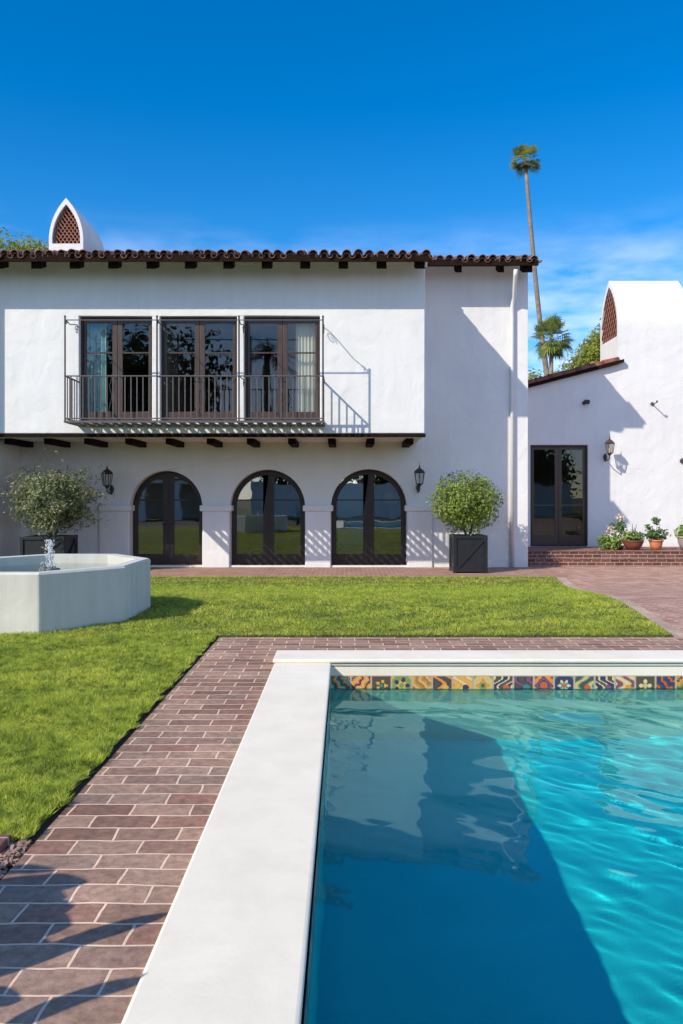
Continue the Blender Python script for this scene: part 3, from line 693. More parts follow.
# ------------------------------------------------------------------ right-hand wing
wz = lambda x: 4.47 + 0.262 * (x - 4.37)
dx0, dx1 = (530.5 - CX) * DW / F, (588 - CX) * DW / F
dz0, dz1 = 0.345, CZ + 53 * DW / F
ZAP = 2.0
CXL, CXR = 273 * DW / F, 9.25                # chimney ends
holed('wing_wall', [(4.37, -0.1), (14, -0.1), (14, wz(9.6) - 1.2), (9.6, wz(9.6)), (4.37, wz(4.37))], [[(dx0, dz0), (dx1, dz0), (dx1, dz1), (dx0, dz1)]], DW, DW + 0.35, M['white'], H, 0.015)
door = french('wing_door', dx0, dx1, dz0, dz1, DW + 0.06, M['leaf_frame'], (1.46,), bottom=0.30, mid=0.09, outer=0.10, top=0.12)
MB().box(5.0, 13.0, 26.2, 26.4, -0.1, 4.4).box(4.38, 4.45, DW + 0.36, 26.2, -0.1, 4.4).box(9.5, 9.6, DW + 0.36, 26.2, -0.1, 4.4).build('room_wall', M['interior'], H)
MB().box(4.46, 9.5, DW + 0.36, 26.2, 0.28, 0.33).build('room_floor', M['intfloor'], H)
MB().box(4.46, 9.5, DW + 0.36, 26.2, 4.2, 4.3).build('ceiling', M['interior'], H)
MB().prism([(4.38, DW - 0.02, wz(4.38) + 0.01), (CXL, DW - 0.02, wz(CXL) + 0.01), (CXL, DW - 0.02, wz(CXL) + 0.07), (4.38, DW - 0.02, wz(4.38) + 0.07)], (0, 8.0, 0)).build('wing_roof', M['timber'], H)
MB().prism([(4.38, DW - 0.14, wz(4.38) + 0.002), (CXL + 0.12, DW - 0.14, wz(CXL + 0.12) + 0.002), (CXL + 0.12, DW - 0.14, wz(CXL + 0.12) + 0.085), (4.38, DW - 0.14, wz(4.38) + 0.085)], (0, 0.115, 0)).build('verge_board', M['timber'], H)
mb = MB(); d0 = Vector((1, 0, 0.262)).normalized(); up = Vector((-0.262, 0, 1)).normalized(); sd_ = Vector((0, 1, 0))
for j in range(24):
    y = DW - 0.04 + 0.24 * j; x = 4.40
    while x < (CXL - 0.25 if j > 0 else CXL - 0.2):
        o = Vector((x, y + random.uniform(-0.012, 0.012), wz(x) + 0.085 + random.uniform(-0.005, 0.008)))
        barrel(mb, o, (d0 + Vector((0, random.uniform(-0.02, 0.02), 0))).normalized(), up, sd_, 0.44, 0.112, 0.095); x += 0.36
mb.build('verge_tiles', M['redtile'], H, True)
# big vaulted chimney: pointed arch in the y-z plane swept along x, its front flush with the wing wall
cyc, cw = DW + 0.746, 0.75; zs_c, za_c = 6.2, CZ + 217 * (DW + 0.75) / F
def pt(x): return lambda u, z, d: (x + d, cyc + u, z)
prof = ogive(cw, -0.1, zs_c, za_c)
inn = ogive(cw - 0.085, 6.02, zs_c - 0.0, za_c - 0.17)
def side_holed(name, outer, holes, x0, x1, mat, parent):
    o = holed(name, outer, holes, 0, x1 - x0, mat)          # built in x-z, turned into y-z
    o.data.transform(Matrix(((0, 1, 0, x0), (1, 0, 0, cyc), (0, 0, 1, 0), (0, 0, 0, 1)))); o.data.flip_normals(); adopt(o, parent); return o
big = side_holed('wing_chimney', prof, [inn], CXL, CXL + 0.2, M['white'], H)
side_holed('chimney_vault', prof, [ogive(cw - 0.12, 0.0, zs_c, za_c - 0.2)], CXL + 0.2, CXR, M['white'], big)
side_holed('vault_back', ogive(cw - 0.13, 5.05, zs_c, za_c - 0.22), [], CXL + 0.36, CXL + 0.42, M['vault_black'], big)
clay_grid(cw - 0.05, 6.0, zs_c, za_c - 0.12, lambda u, z, d: (CXL + 0.05 + d * 0.6, cyc + u, z), big, step=0.20, th=0.05)
# steps
stp = thing('brick_steps', 'two low red brick steps with pale joints leading to the wing door', 'steps', (8, 19.3, 0))
MB().box(XR + 0.005, 14, 19.3, 19.6, -0.1, 0.165).build('riser', M['step'], stp, bevel=0.006)
MB().box(XR + 0.005, 14, 19.6, DW - 0.002, -0.1, 0.335).build('riser', M['step'], stp, bevel=0.006)
MB().box(XR + 0.005, 14, 19.285, 19.597, 0.166, 0.178).build('tread', M['steptop'], stp)
MB().box(XR + 0.005, 14, 19.585, DW - 0.002, 0.336, 0.344).build('tread', M['steptop'], stp)

# ------------------------------------------------------------------ wall lanterns and small fixtures
def lantern(name, label, X, Y, Z, mat, sc=1.0, group='wall lanterns'):
    """Y is the wall plane; Z the foot of the bracket"""
    T = thing(name, label, 'lantern', (X, Y, Z), group); yc = Y - 0.38 * sc; w, h = 0.125 * sc, 0.29 * sc; z0 = Z + 0.16 * sc
    mb = MB(); mb.lathe((X, Y - 0.02, Z + 0.10 * sc), [(0.012, -0.12 * sc), (0.035 * sc, -0.06 * sc), (0.055 * sc, 0), (0.035 * sc, 0.07 * sc), (0.01, 0.1 * sc)], 10)
    mb.tube([(X, Y - 0.02, Z + 0.1 * sc), (X, Y - 0.19 * sc, Z - 0.0 * sc), (X, yc, Z + 0.05 * sc), (X, yc, z0)], 0.014 * sc, 6)
    mb.build('bracket', M['iron'], T, True)
    n = 6; mb = MB(); low, hi = [], []
    for k in range(n):
        a = 2 * math.pi * (k + 0.5) / n; low.append(Vector((X + 0.68 * w * math.cos(a), yc + 0.68 * w * math.sin(a), z0 + 0.03 * sc))); hi.append(Vector((X + w * math.cos(a), yc + w * math.sin(a), z0 + h)))
    for k in range(n):
        mb.tube([low[k], hi[k]], 0.008 * sc, 4); mb.tube([low[k], low[(k + 1) % n]], 0.009 * sc, 4); mb.tube([hi[k], hi[(k + 1) % n]], 0.012 * sc, 4)
    mb.lathe((X, yc, z0), [(0.005, -0.05 * sc), (0.03 * sc, -0.03 * sc), (0.05 * sc, 0.0), (0.68 * w, 0.03 * sc), (0.01, 0.032 * sc)], 6)
    mb.build('cage', mat, T)
    mb = MB()
    for k in range(n): mb.add([low[k] * 1.0, low[(k + 1) % n], hi[(k + 1) % n], hi[k]], [(0, 1, 2, 3)])
    mb.build('glass', M['lampglass'], T)
    MB().lathe((X, yc, z0 + h), [(1.12 * w, 0), (0.75 * w, 0.06 * sc), (0.3 * w, 0.10 * sc), (0.1 * w, 0.12 * sc), (0.18 * w, 0.14 * sc), (0.05 * w, 0.17 * sc), (0.03 * w, 0.24 * sc), (0.001, 0.25 * sc)], 6).build('cap', mat, T)
    MB().lathe((X, yc, z0 + 0.03 * sc), [(0.018 * sc, 0), (0.018 * sc, 0.11 * sc), (0.004, 0.13 * sc)], 8).build('candle', M['shade'], T)
x, _, z = P(112, 494, DL); lantern('wall_lantern', 'black six sided wall lantern left of the leftmost arched door above an olive shrub', x, DL, z, M['iron'], 1.05)
x, _, z = P(418, 492, DL); lantern('wall_lantern', 'black six sided wall lantern right of the rightmost arched door near the clipped green shrub', x, DL, z, M['iron'], 1.0)
x, _, z = P(605, 461, DW); lantern('wall_lantern', 'coppery wall lantern with clear panes beside the wing door, half lit by sun', x, DW, z, M['brass'], 1.0)
x, _, z = P(584, 403, DW)
T = thing('wall_spotlight', 'small dark spotlight on the shaded wing wall above the door', 'spotlight', (x, DW, z))
MB().tube([(x, DW, z), (x, DW - 0.05, z)], 0.05, 10).build('base', M['iron'], T); MB().tube([(x, DW - 0.05, z), (x + 0.01, DW - 0.10, z + 0.03), (x + 0.05, DW - 0.2, z + 0.0)], [0.03, 0.05, 0.065], 10).build('head', M['iron'], T)
x, _, z = P(652, 404, DW)
T = thing('wall_hook', 'thin iron hook with a small flared head high on the sunlit wing wall', 'hook', (x, DW, z))
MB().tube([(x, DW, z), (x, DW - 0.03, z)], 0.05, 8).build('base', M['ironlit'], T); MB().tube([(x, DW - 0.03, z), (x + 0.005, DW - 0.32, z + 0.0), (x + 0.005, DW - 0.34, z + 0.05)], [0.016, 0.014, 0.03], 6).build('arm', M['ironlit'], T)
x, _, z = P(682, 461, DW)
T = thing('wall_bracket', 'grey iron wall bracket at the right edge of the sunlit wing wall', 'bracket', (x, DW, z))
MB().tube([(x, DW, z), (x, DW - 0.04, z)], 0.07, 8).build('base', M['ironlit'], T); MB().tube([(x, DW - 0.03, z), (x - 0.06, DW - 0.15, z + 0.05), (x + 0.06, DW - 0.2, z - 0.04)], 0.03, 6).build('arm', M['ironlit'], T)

# ------------------------------------------------------------------ rooms: curtains, lamp, sideboard
def curtain(label, x0, x1, y, z0, z1, mat):
    n = 60; mb = MB(); vs = []
    for i in range(n + 1):
        u = i / n; yy = y + 0.035 * math.sin(u * 2 * math.pi * 6) + 0.012 * math.sin(u * 31)
        vs += [(x0 + (x1 - x0) * u, yy, z0), (x0 + (x1 - x0) * u, y + 0.6 * (yy - y), z1)]
    mb.add(vs, [(2 * i, 2 * i + 2, 2 * i + 3, 2 * i + 1) for i in range(n)])
    tag(mb.build('curtain', mat, None, True), label, 'curtain')
curtain('pale teal curtain hanging behind the leftmost balcony door', (85 - CX) * 17.62 / F, (107 - CX) * 17.56 / F, 17.56, 3.3, 5.50, M['curtain_teal'])
curtain('cream curtain hanging behind the rightmost balcony door', (296 - CX) * 17.62 / F, (317 - CX) * 17.56 / F, 17.56, 3.3, 5.50, M['curtain_cream'])
sbx = 1.18
T = thing('sideboard', 'brown wooden sideboard inside behind the rightmost arched door', 'sideboard', (sbx, 20.9, 0.02))
MB().box(sbx - 0.42, sbx + 0.3, 20.6, 21.1, 0.10, 1.06).build('cabinet', M['wood'], T, bevel=0.01); MB().box(sbx - 0.45, sbx + 0.33, 20.57, 21.12, 1.06, 1.10).build('top', M['wood'], T, bevel=0.008)
for q in (0.40, 0.72): MB().box(sbx - 0.40, sbx + 0.28, 20.585, 20.60, q, q + 0.28).build('drawer', M['wood'], T, bevel=0.006)
for sx_ in (-0.38, 0.26):
    for sy_ in (20.62, 21.04): MB().box(sbx + sx_ - 0.03, sbx + sx_ + 0.03, sy_, sy_ + 0.05, 0.02, 0.10).build('leg', M['wood'], T)
T = thing('table_lamp', 'table lamp with a pale drum shade standing on the sideboard', 'lamp', (sbx, 20.85, 1.10))
MB().lathe((sbx, 20.85, 1.10), [(0.001, 0), (0.08, 0), (0.08, 0.02), (0.03, 0.06), (0.07, 0.18), (0.05, 0.30), (0.012, 0.36), (0.012, 0.5)], 14).build('base', M['greyclay'], T, True)
MB().lathe((sbx, 20.85, 1.10), [(0.19, 0.42), (0.165, 0.68)], 24).build('lamp_shade', M['shade'], T, True)
x, _, z = P(207, 412, 17.9)
T = thing('flower_vase', 'small glazed vase of green leaves behind the middle balcony door', 'vase', (x, 17.75, 3.245))
MB().lathe((x, 17.75, 3.245), [(0.02, 0), (0.10, 0.01), (0.13, 0.12), (0.07, 0.26), (0.09, 0.30)], 14).build('vase', M['shade'], T, True)

# ------------------------------------------------------------------ leaves, shrubs, trees
def leaf_cloud(name, c, r, n, size, mat, parent=None, shell=0.55, lobes=0, seed=1, asp=0.45, flat=0.0, lump=0.22, fill=None):
    """leaf faces spread through a lumpy crown"""
    g_ = np.random.default_rng(seed); c = np.array(c, float); r = np.array(r, float)
    pts = []
    lob = [(c, r)]
    if lobes:
        lob = []
        for _ in range(lobes):
            d = g_.normal(size=3); d /= np.linalg.norm(d); q = g_.uniform(0.35, 0.72)
            lob.append((c + d * r * q, r * g_.uniform(0.34, 0.55)))
    per = n // len(lob)
    allp, alln = [], []
    for lc, lr in lob:
        d = g_.normal(size=(per, 3)); d /= np.linalg.norm(d, axis=1)[:, None]
        ph = g_.uniform(0, 6.28, 6)
        bumpv = 1 + lump * (np.sin(d[:, 0] * 5 + ph[0]) * np.sin(d[:, 1] * 5 + ph[1]) + 0.6 * np.sin(d[:, 2] * 7 + ph[2]) * np.cos(d[:, 0] * 6 + ph[3]))
        rad = (shell + (1 - shell) * g_.random(per) ** 0.7) * bumpv
        allp.append(lc + d * lr * rad[:, None]); alln.append(d)
    p = np.concatenate(allp); d = np.concatenate(alln); m_ = len(p)
    nrm = d + g_.normal(0, 0.75, (m_, 3)); nrm[:, 2] += 0.35; nrm /= np.linalg.norm(nrm, axis=1)[:, None]
    t_ = np.cross(nrm, g_.normal(size=(m_, 3))); t_ /= np.linalg.norm(t_, axis=1)[:, None]; b_ = np.cross(nrm, t_)
    L_ = size * g_.uniform(0.6, 1.25, m_)[:, None]; W_ = L_ * asp
    a0 = p - t_ * L_ * 0.5; a1 = p + b_ * W_ * 0.5 + nrm * L_ * 0.08; a2 = p + t_ * L_ * 0.5; a3 = p - b_ * W_ * 0.5 + nrm * L_ * 0.08
    me = tri_mesh(name, np.stack([a0, a1, a2, a3], 1).reshape(-1, 3), 4)
    return link(name, me, mat, parent)

def shrub(name, label, base, c, r, n, size, mat, seed, shell, group, lump, asp):
    T = thing(name, label, 'shrub', base, group); g_ = random.Random(seed); mb = MB(); b0 = Vector(base)
    for k in range(4):
        a = k * 1.6 + g_.random(); q = Vector(c) + Vector((math.cos(a) * r[0] * 0.45, math.sin(a) * r[1] * 0.45, g_.uniform(-0.25, 0.1) * r[2]))
        st = b0 + Vector((math.cos(a) * 0.03, math.sin(a) * 0.03, 0)); mid = st.lerp(q, 0.5) + Vector((0, 0, 0.05))
        mb.tube([st, mid, q], [0.028, 0.02, 0.012], 6)
        for j in range(5):
            e = q + Vector((g_.uniform(-1, 1) * r[0], g_.uniform(-1, 1) * r[1], g_.uniform(-0.5, 1) * r[2])) * 0.55; mb.tube([mid.lerp(q, g_.random()), e], [0.011, 0.004], 5)
    mb.build('stem', M['bark'], T, True)
    leaf_cloud('foliage', c, r, n, size, mat, T, shell, 0, seed, asp, 0, lump)
    if name == 'olive_shrub':
        stuff_part = leaf_cloud('sprigs', (c[0], c[1], c[2] + r[2] * 0.15), (r[0] * 1.08, r[1] * 1.05, r[2] * 1.1), n // 14, size, mat, T, 0.75, 0, seed + 5, asp, 0, lump * 1.5); stuff_part['kind'] = 'stuff'
    return T
def planter_box(name, label, x, y, w, d, h, group):
    T = thing(name, label, 'planter', (x, y, 0), group)
    f = 0.07; x0, x1, y0, y1 = x - w / 2, x + w / 2, y - d / 2, y + d / 2
    MB().box(x0 + 0.03, x1 - 0.03, y0 + 0.03, y1 - 0.03, 0.03, h - 0.06).build('panel', M['planter'], T)
    mb = MB()
    for a in (x0, x1 - f):
        for b_ in (y0, y1 - f): mb.box(a, a + f, b_, b_ + f, 0, h)
    for zz in (0.03, h - f):
        mb.box(x0 + f, x1 - f, y0 + 0.004, y0 + 0.05, zz, zz + f - 0.003).box(x0 + f, x1 - f, y1 - 0.05, y1 - 0.004, zz, zz + f - 0.003)
        mb.box(x0 + 0.004, x0 + 0.05, y0 + f, y1 - f, zz, zz + f - 0.003).box(x1 - 0.05, x1 - 0.004, y0 + f, y1 - f, zz, zz + f - 0.003)
    mb.build('box_frame', M['planter'], T, bevel=0.004)
    br = MB(); br.bar((x0 + f, y0 + 0.018, 0.03 + f), (x1 - f, y0 + 0.018, h - f), 0.03, 0.055)
    br.build('brace', M['planter'], T)
    br = MB(); br.bar((x1 - 0.018, y0 + f, 0.03 + f), (x1 - 0.018, y1 - f, h - f), 0.03, 0.055); br.bar((x0 + 0.018, y0 + f, 0.03 + f), (x0 + 0.018, y1 - f, h - f), 0.03, 0.055)
    br.build('brace', M['planter'], T)
    MB().box(x0 + 0.04, x1 - 0.04, y0 + 0.04, y1 - 0.04, h - 0.059, h - 0.05).build('soil', M['soil'], T)
    return T
planter_box('wooden_planter', 'black square wooden planter under the clipped round shrub, right of the arched doors', (468 - CX) * 17.9 / F, 17.9, 0.75, 0.75, 0.83, 'square black planters')
planter_box('wooden_planter', 'black square wooden planter behind the octagonal fountain holding the olive shrub', -6.5, 17.6, 0.95, 0.9, 0.82, 'square black planters')
x, _, z = P(466, 503, 17.9)
shrub('round_shrub', 'dense bright green clipped round shrub in the black planter right of the arches', (2.75, 17.9, 0.78), (x, 17.9, z), (0.80, 0.72, 0.68), 7000, 0.08, M['box'], 3, 0.35, None, 0.17, 0.5)
x, _, z = P(54, 502, 17.6)
shrub('olive_shrub', 'loose grey green olive shrub in the planter behind the fountain at left', (-6.45, 17.6, 0.74), (x, 17.6, z + 0.02), (0.90, 0.80, 0.64), 14000, 0.085, M['olive'], 5, 0.30, None, 0.34, 0.36)

def tree(name, label, base, c, r, n, size, mat, seed, lobes=14, group=None):
    T = thing(name, label, 'tree', base, group); g_ = random.Random(seed); b0 = Vector(base); cc = Vector(c); mb = MB()
    th = max(0.12, (cc.z - b0.z) * 0.03)
    mb.tube([b0, b0.lerp(cc, 0.4) + Vector((0.15, 0, 0)), b0.lerp(cc, 0.75)], [th * 1.3, th, th * 0.7], 9)
    for k in range(7):
        a = k * 0.9 + g_.random(); e = cc + Vector((math.cos(a) * r[0] * 0.6, math.sin(a) * r[1] * 0.6, g_.uniform(-0.2, 0.5) * r[2])); mb.tube([b0.lerp(cc, 0.6), b0.lerp(cc, 0.75).lerp(e, 0.5), e], [th * 0.6, th * 0.4, th * 0.12], 6)
    mb.build('trunk', M['bark'], T, True)
    leaf_cloud('crown', c, r, n, size, mat, T, 0.3, lobes, seed, 0.55)
    return T
gt = 'trees beyond the roofs'
tree('leafy_tree', 'light green tree behind the wing roof just left of the big white chimney', (10.9, 34, -0.05), (10.9, 34, 6.8), (1.8, 1.8, 2.3), 26000, 0.15, M['tree'], 21, 22, gt)
tree('leafy_tree', 'yellowish green low tree behind the middle of the wing roof', (11.0, 38, -0.05), (11.0, 38, 6.2), (2.1, 2.0, 2.2), 26000, 0.16, M['tree'], 22, 22, gt)
tree('leafy_tree', 'low green treetop behind the wing roof next to the house corner and palm trunks', (8.6, 34, -0.05), (8.6, 34, 5.45), (1.9, 1.6, 1.9), 22000, 0.15, M['tree'], 23, 22, gt)
tree('leafy_tree', 'light green treetop behind the roof left of the pointed chimney', (-14.2, 36, -0.05), (-14.2, 36, 10.8), (2.4, 2.2, 3.0), 36000, 0.17, M['tree'], 24, 24, gt)

def fan_palm(name, label, path, radii, n_fr, size, spread, seed, dead=10):
    T = thing(name, label, 'palm tree', path[0], 'fan palms behind the house'); g_ = random.Random(seed)
    mb = MB(); mb.tube(path, radii, 10); mb.build('trunk', M['palmbark'], T, True)
    top = Vector(path[-1])
    def fronds(n, lo, hi, mat, nm, s):
        co = []
        for k in range(n):
            a = g_.uniform(0, 6.283); e = g_.uniform(lo, hi); d = Vector((math.cos(a) * math.cos(e), math.sin(a) * math.cos(e), math.sin(e)))
            side = d.cross(Vector((0, 0, 1))).normalized(); nn = side.cross(d)
            pl = s * g_.uniform(0.45, 0.65); hub = top + d * pl; fl = s * g_.uniform(0.45, 0.6)
            w = 0.012 * s; co += [top - side * w, top + side * w, hub + side * w, hub - side * w]
            for j in range(15):
                q = (j - 7) / 7 * 1.75; dd = (d * math.cos(q) + side * math.sin(q) + nn * 0.1).normalized(); tip = hub + dd * fl * (1 - 0.16 * abs(q)) - Vector((0, 0, 0.22 * fl * g_.random() + 0.08 * fl))
                pw = dd.cross(nn).normalized() * fl * 0.055; mid = hub + dd * fl * 0.55
                co += [hub, mid + pw, tip, mid - pw]
        link(nm, tri_mesh(nm, np.array([tuple(v) for v in co]), 4), mat, T)
    fronds(n_fr, spread[0], spread[1], M['palm'], 'crown', size)
    if dead: fronds(dead, -1.35, -0.6, M['deadpalm'], 'skirt', size * 0.7)
    return T
Dp = 62
tp = [P(px, py, Dp) for px, py in ((549.5, 400), (547, 375), (541, 332), (536, 285), (531.5, 235), (527.5, 190), (525.5, 160))]
tp = [(tp[0][0] + 0.9, Dp, -0.05)] + tp
fan_palm('fan_palm', 'very tall thin fan palm with small crown leaning left above the house roof', tp, [0.30, 0.25, 0.22, 0.20, 0.18, 0.165, 0.15, 0.14], 44, 1.34, (-0.8, 1.4), 31, 14)
Dq = 58; tq = [P(px, py, Dq) for px, py in ((551.5, 420), (551, 380), (551.5, 338))]; tq = [(tq[0][0], Dq, -0.05)] + tq
fan_palm('fan_palm', 'short bushy fan palm behind the wing roof beside the tall palm trunk', tq, [0.20, 0.18, 0.16, 0.15], 66, 1.68, (-1.1, 1.45), 33, 24)

# ------------------------------------------------------------------ pots on the steps
def pot(name, label, x, y, prof, mat, rim=True):
    T = thing(name, label, 'plant pot', (x, y, 0.344)); MB().lathe((x, y, 0.345), prof, 22).build('body', mat, T, True)
    rmax = prof[-1][0]; zt = prof[-1][1]
    MB().lathe((x, y, 0.345), [(rmax - 0.03, zt - 0.03), (rmax - 0.025, zt + 0.004), (rmax + 0.012, zt + 0.004), (rmax + 0.014, zt - 0.035), (rmax - 0.004, zt - 0.036)], 22).build('rim', mat, T, True)
    MB().lathe((x, y, 0.345), [(0.001, zt - 0.03), (rmax - 0.02, zt - 0.03)], 22).build('soil', M['soil'], T); return T
yp = 20.15; sc_ = yp / F
X = lambda px: (px - CX) * sc_
pot('clay_bowl', 'wide dark red clay bowl of succulents on the brick steps', X(633), yp, [(0.001, 0), (0.14, 0), (0.21, 0.09), (0.25, 0.19), (0.245, 0.24)], M['redclay'])
pot('terracotta_pot', 'bright orange terracotta pot with a small branching plant on the steps', X(656), yp, [(0.001, 0), (0.12, 0), (0.15, 0.12), (0.17, 0.25)], M['terracotta'])
pot('grey_pot', 'greyish brown pot cut by the right edge of the picture on the steps', X(688), yp, [(0.001, 0), (0.16, 0), (0.23, 0.16), (0.26, 0.34)], M['greyclay'])
pot('small_clay_pot', 'low clay pot hidden by bright green foliage at the left end of the row', X(610), yp - 0.05, [(0.001, 0), (0.10, 0), (0.12, 0.06), (0.13, 0.10)], M['redclay'])
def potplant(name, label, x, y, z, tufts, stems, mat, size, seed):
    T = thing(name, label, 'potted plant', (x, y, z)); g_ = random.Random(seed); mb = MB(); tufts = [(a * 1.15, b_ * 1.2, c * 1.28, int(d * 1.3), e) for a, b_, c, d, e in tufts]
    for k in range(stems):
        a = g_.uniform(0, 6.28); e = Vector((x + math.cos(a) * 0.10, y + math.sin(a) * 0.1, z + g_.uniform(0.2, 0.5))); mb.tube([(x, y, z - 0.03), tuple(Vector((x, y, z)).lerp(e, 0.5)), tuple(e)], [0.012, 0.010, 0.006], 5)
    mb.build('stem', M['bark'], T)
    for i, (dx, dz, r, n, mt) in enumerate(tufts): leaf_cloud('leaves' if mt != 'petal' else 'flowers', (x + dx, y, z + dz), (r, r, r * 0.8), n, size, M[mt], T, 0.3, 0, seed + i, 0.55, 0, 0.2)
potplant('succulent', 'bright yellow green leafy mound at the left end of the pots on the steps', X(608), yp - 0.05, 0.42, [(-0.04, 0.09, 0.20, 260, 'succ'), (0.12, 0.06, 0.15, 160, 'succ')], 3, M['succ'], 0.10, 41)
potplant('flowering_plant', 'taller pale flowered plant standing behind the bright green mound on the steps', X(622), yp + 0.3, 0.40, [(-0.12, 0.30, 0.17, 120, 'petal'), (0.02, 0.42, 0.18, 170, 'jade'), (0.06, 0.62, 0.11, 60, 'petal'), (-0.02, 0.2, 0.2, 150, 'succ')], 6, M['jade'], 0.09, 42)
pot('plain_clay_pot', 'plain clay pot under the pale flowered plant, mostly hidden on the steps', X(622), yp + 0.3, [(0.001, 0), (0.11, 0), (0.13, 0.05), (0.14, 0.09)], M['redclay'])
potplant('rosette_succulent', 'clump of green rosettes growing in the dark red clay bowl', X(633), yp, 0.57, [(-0.1, 0.08, 0.13, 130, 'succ'), (0.1, 0.08, 0.13, 130, 'jade'), (0.0, 0.12, 0.13, 120, 'succ')], 3, M['succ'], 0.09, 43)
potplant('jade_plant', 'jade plant with a tall top shoot growing in the orange terracotta pot', X(656), yp, 0.58, [(-0.1, 0.12, 0.16, 150, 'jade'), (0.1, 0.13, 0.16, 150, 'jade'), (0.0, 0.42, 0.09, 50, 'jade'), (-0.16, 0.28, 0.07, 30, 'jade')], 7, M['jade'], 0.09, 44)
potplant('leafy_pot_plant', 'green and yellow plant in the grey pot at the right edge', X(688), yp, 0.67, [(-0.1, 0.1, 0.18, 170, 'succ'), (0.05, 0.35, 0.14, 110, 'jade')], 5, M['succ'], 0.1, 45)

# ------------------------------------------------------------------ fountain
fx_, fy_, ax, ay = -3.2, 8.53, 1.0, 1.25
FT = thing('octagonal_fountain', 'low octagonal pale stucco fountain standing on the lawn at left', 'fountain', (fx_, fy_, 0.4))
def octo(kx, ky): return [(fx_ + kx / math.cos(R(22.5)) * math.cos(R(22.5 + 45 * k)), fy_ + ky / math.cos(R(22.5)) * math.sin(R(22.5 + 45 * k))) for k in range(8)]
zt_ = 0.97
def ring(mb, A, za, B_, zb):
    b0 = len(mb.v); n = len(A); mb.v += [(x, y, za) for x, y in A] + [(x, y, zb) for x, y in B_]
    mb.f += [(b0 + k, b0 + (k + 1) % n, b0 + n + (k + 1) % n, b0 + n + k) for k in range(n)]
mb = MB(); O0, O1, I0 = octo(ax, ay), octo(ax - 0.02, ay - 0.02), octo(ax - 0.15, ay - 0.15)
ring(mb, O0, 0.25, O0, zt_ - 0.02); ring(mb, O0, zt_ - 0.02, O1, zt_); ring(mb, O1, zt_, I0, zt_ - 0.004); ring(mb, I0, zt_ - 0.004, I0, 0.5)
b0 = len(mb.v); mb.v += [(x, y, 0.5) for x, y in I0]; mb.f.append(tuple(range(b0, b0 + 8)))
bmx = mb.build('basin', M['fount'], FT, bevel=0.015)
J0 = octo(ax - 0.148, ay - 0.148); mb = MB(); mb.prism([(x, y, 0.49) for x, y in J0], (0, 0, 0.375)); mb.build('fountain_water', M['fwater'], FT)
rx, ry, rz_ = P(50, 566, 8.75)
g_ = random.Random(3); mb = MB()
for k in range(7):
    c = (rx + g_.uniform(-0.09, 0.09), ry + g_.uniform(-0.09, 0.09), 0.80 + g_.uniform(0, 0.06)); s = g_.uniform(0.05, 0.09)
    mb.lathe(c, [(0.001, -s * 0.7), (s * 0.8, -s * 0.45), (s, 0), (s * 0.75, s * 0.5), (0.001, s * 0.75)], 9, 0.18)
mb.tube([(rx, ry, 0.5), (rx, ry, 0.9)], 0.06, 8)
mb.build('spout_rock', M['rock'], FT, True)
mb = MB(); pts = [(rx + g_.uniform(-0.012, 0.012), ry, 0.88 + 0.026 * k) for k in range(11)]
mb.tube(pts, [0.016, 0.012, 0.017, 0.010, 0.018, 0.012, 0.02, 0.016, 0.022, 0.014, 0.004], 7)
for k in range(300):
    z = 0.87 + 0.32 * g_.random(); q = g_.gauss(0, 0.022 + 0.02 * (z < 0.95)); s_ = g_.uniform(0.003, 0.010); mb.lathe((rx + q, ry + g_.gauss(0, 0.03), z), [(0.0005, -s_ * 1.6), (s_ * 0.8, 0), (0.0005, s_ * 1.6)], 5)
mb.build('water_jet', M['jet'], FT, True)

# ------------------------------------------------------------------ swimming pool
x0, x1, y0, y1 = POOL
PL = thing('swimming_pool', 'rectangular swimming pool with white plaster coping and painted waterline tiles', 'pool', (3, 1, 0.4))
def flat_holed(name, outer, hole, z0, z1, mat, parent, bevel):
    o = holed(name, outer, [hole], 0, z1 - z0, mat, None, bevel)      # x-z slab laid flat
    o.data.transform(Matrix(((1, 0, 0, 0), (0, 0, 1, 0), (0, 1, 0, z0), (0, 0, 0, 1)))); o.data.flip_normals(); adopt(o, parent); return o
cop = flat_holed('coping', [(-0.531, y0 - 0.4), (x1 + 0.4, y0 - 0.4), (x1 + 0.4, 6.33), (-0.531, 6.33)], [(x0, y0), (x1, y0), (x1, y1), (x0, y1)], 0.386, 0.417, M['coping'], PL, 0.013)
MB().box(-0.54, x1 + 0.42, 5.968, 6.335, 0.4175, 0.446).build('coping', M['coping'], PL, bevel=0.010)
mb = MB()
mb.box(-0.50, x1 + 0.38, y1 + 0.004, 6.315, -2.0, 0.385); mb.box(-0.50, x0 - 0.012, y0 - 0.38, y1 + 0.003, -2.0, 0.385)
mb.box(x1 + 0.012, x1 + 0.38, y0 - 0.38, y1 + 0.003, -2.0, 0.385); mb.box(x0 - 0.011, x1 + 0.011, y0 - 0.38, y0 - 0.012, -2.0, 0.385)
mb.build('upper_wall', M['coping'], PL)
yw = y1 + 0.012; xw = x0 - 0.009; zw = 0.225; zf = -1.0
mb = MB()
mb.box(xw + 0.004, x1, yw - 0.006, yw + 0.002, zf, zw - 0.025); mb.box(xw - 0.002, xw + 0.004, y0, yw - 0.007, zf, zw - 0.025)
mb.box(x1 + 0.003, x1 + 0.009, y0, yw - 0.007, zf, zw - 0.025); mb.box(xw, x1, y0 - 0.01, y0 - 0.003, zf, zw - 0.025)
mb.box(xw - 0.1, x1 + 0.1, y0 - 0.1, yw + 0.1, zf - 0.1, zf)
mb.build('basin', M['basin'], PL)
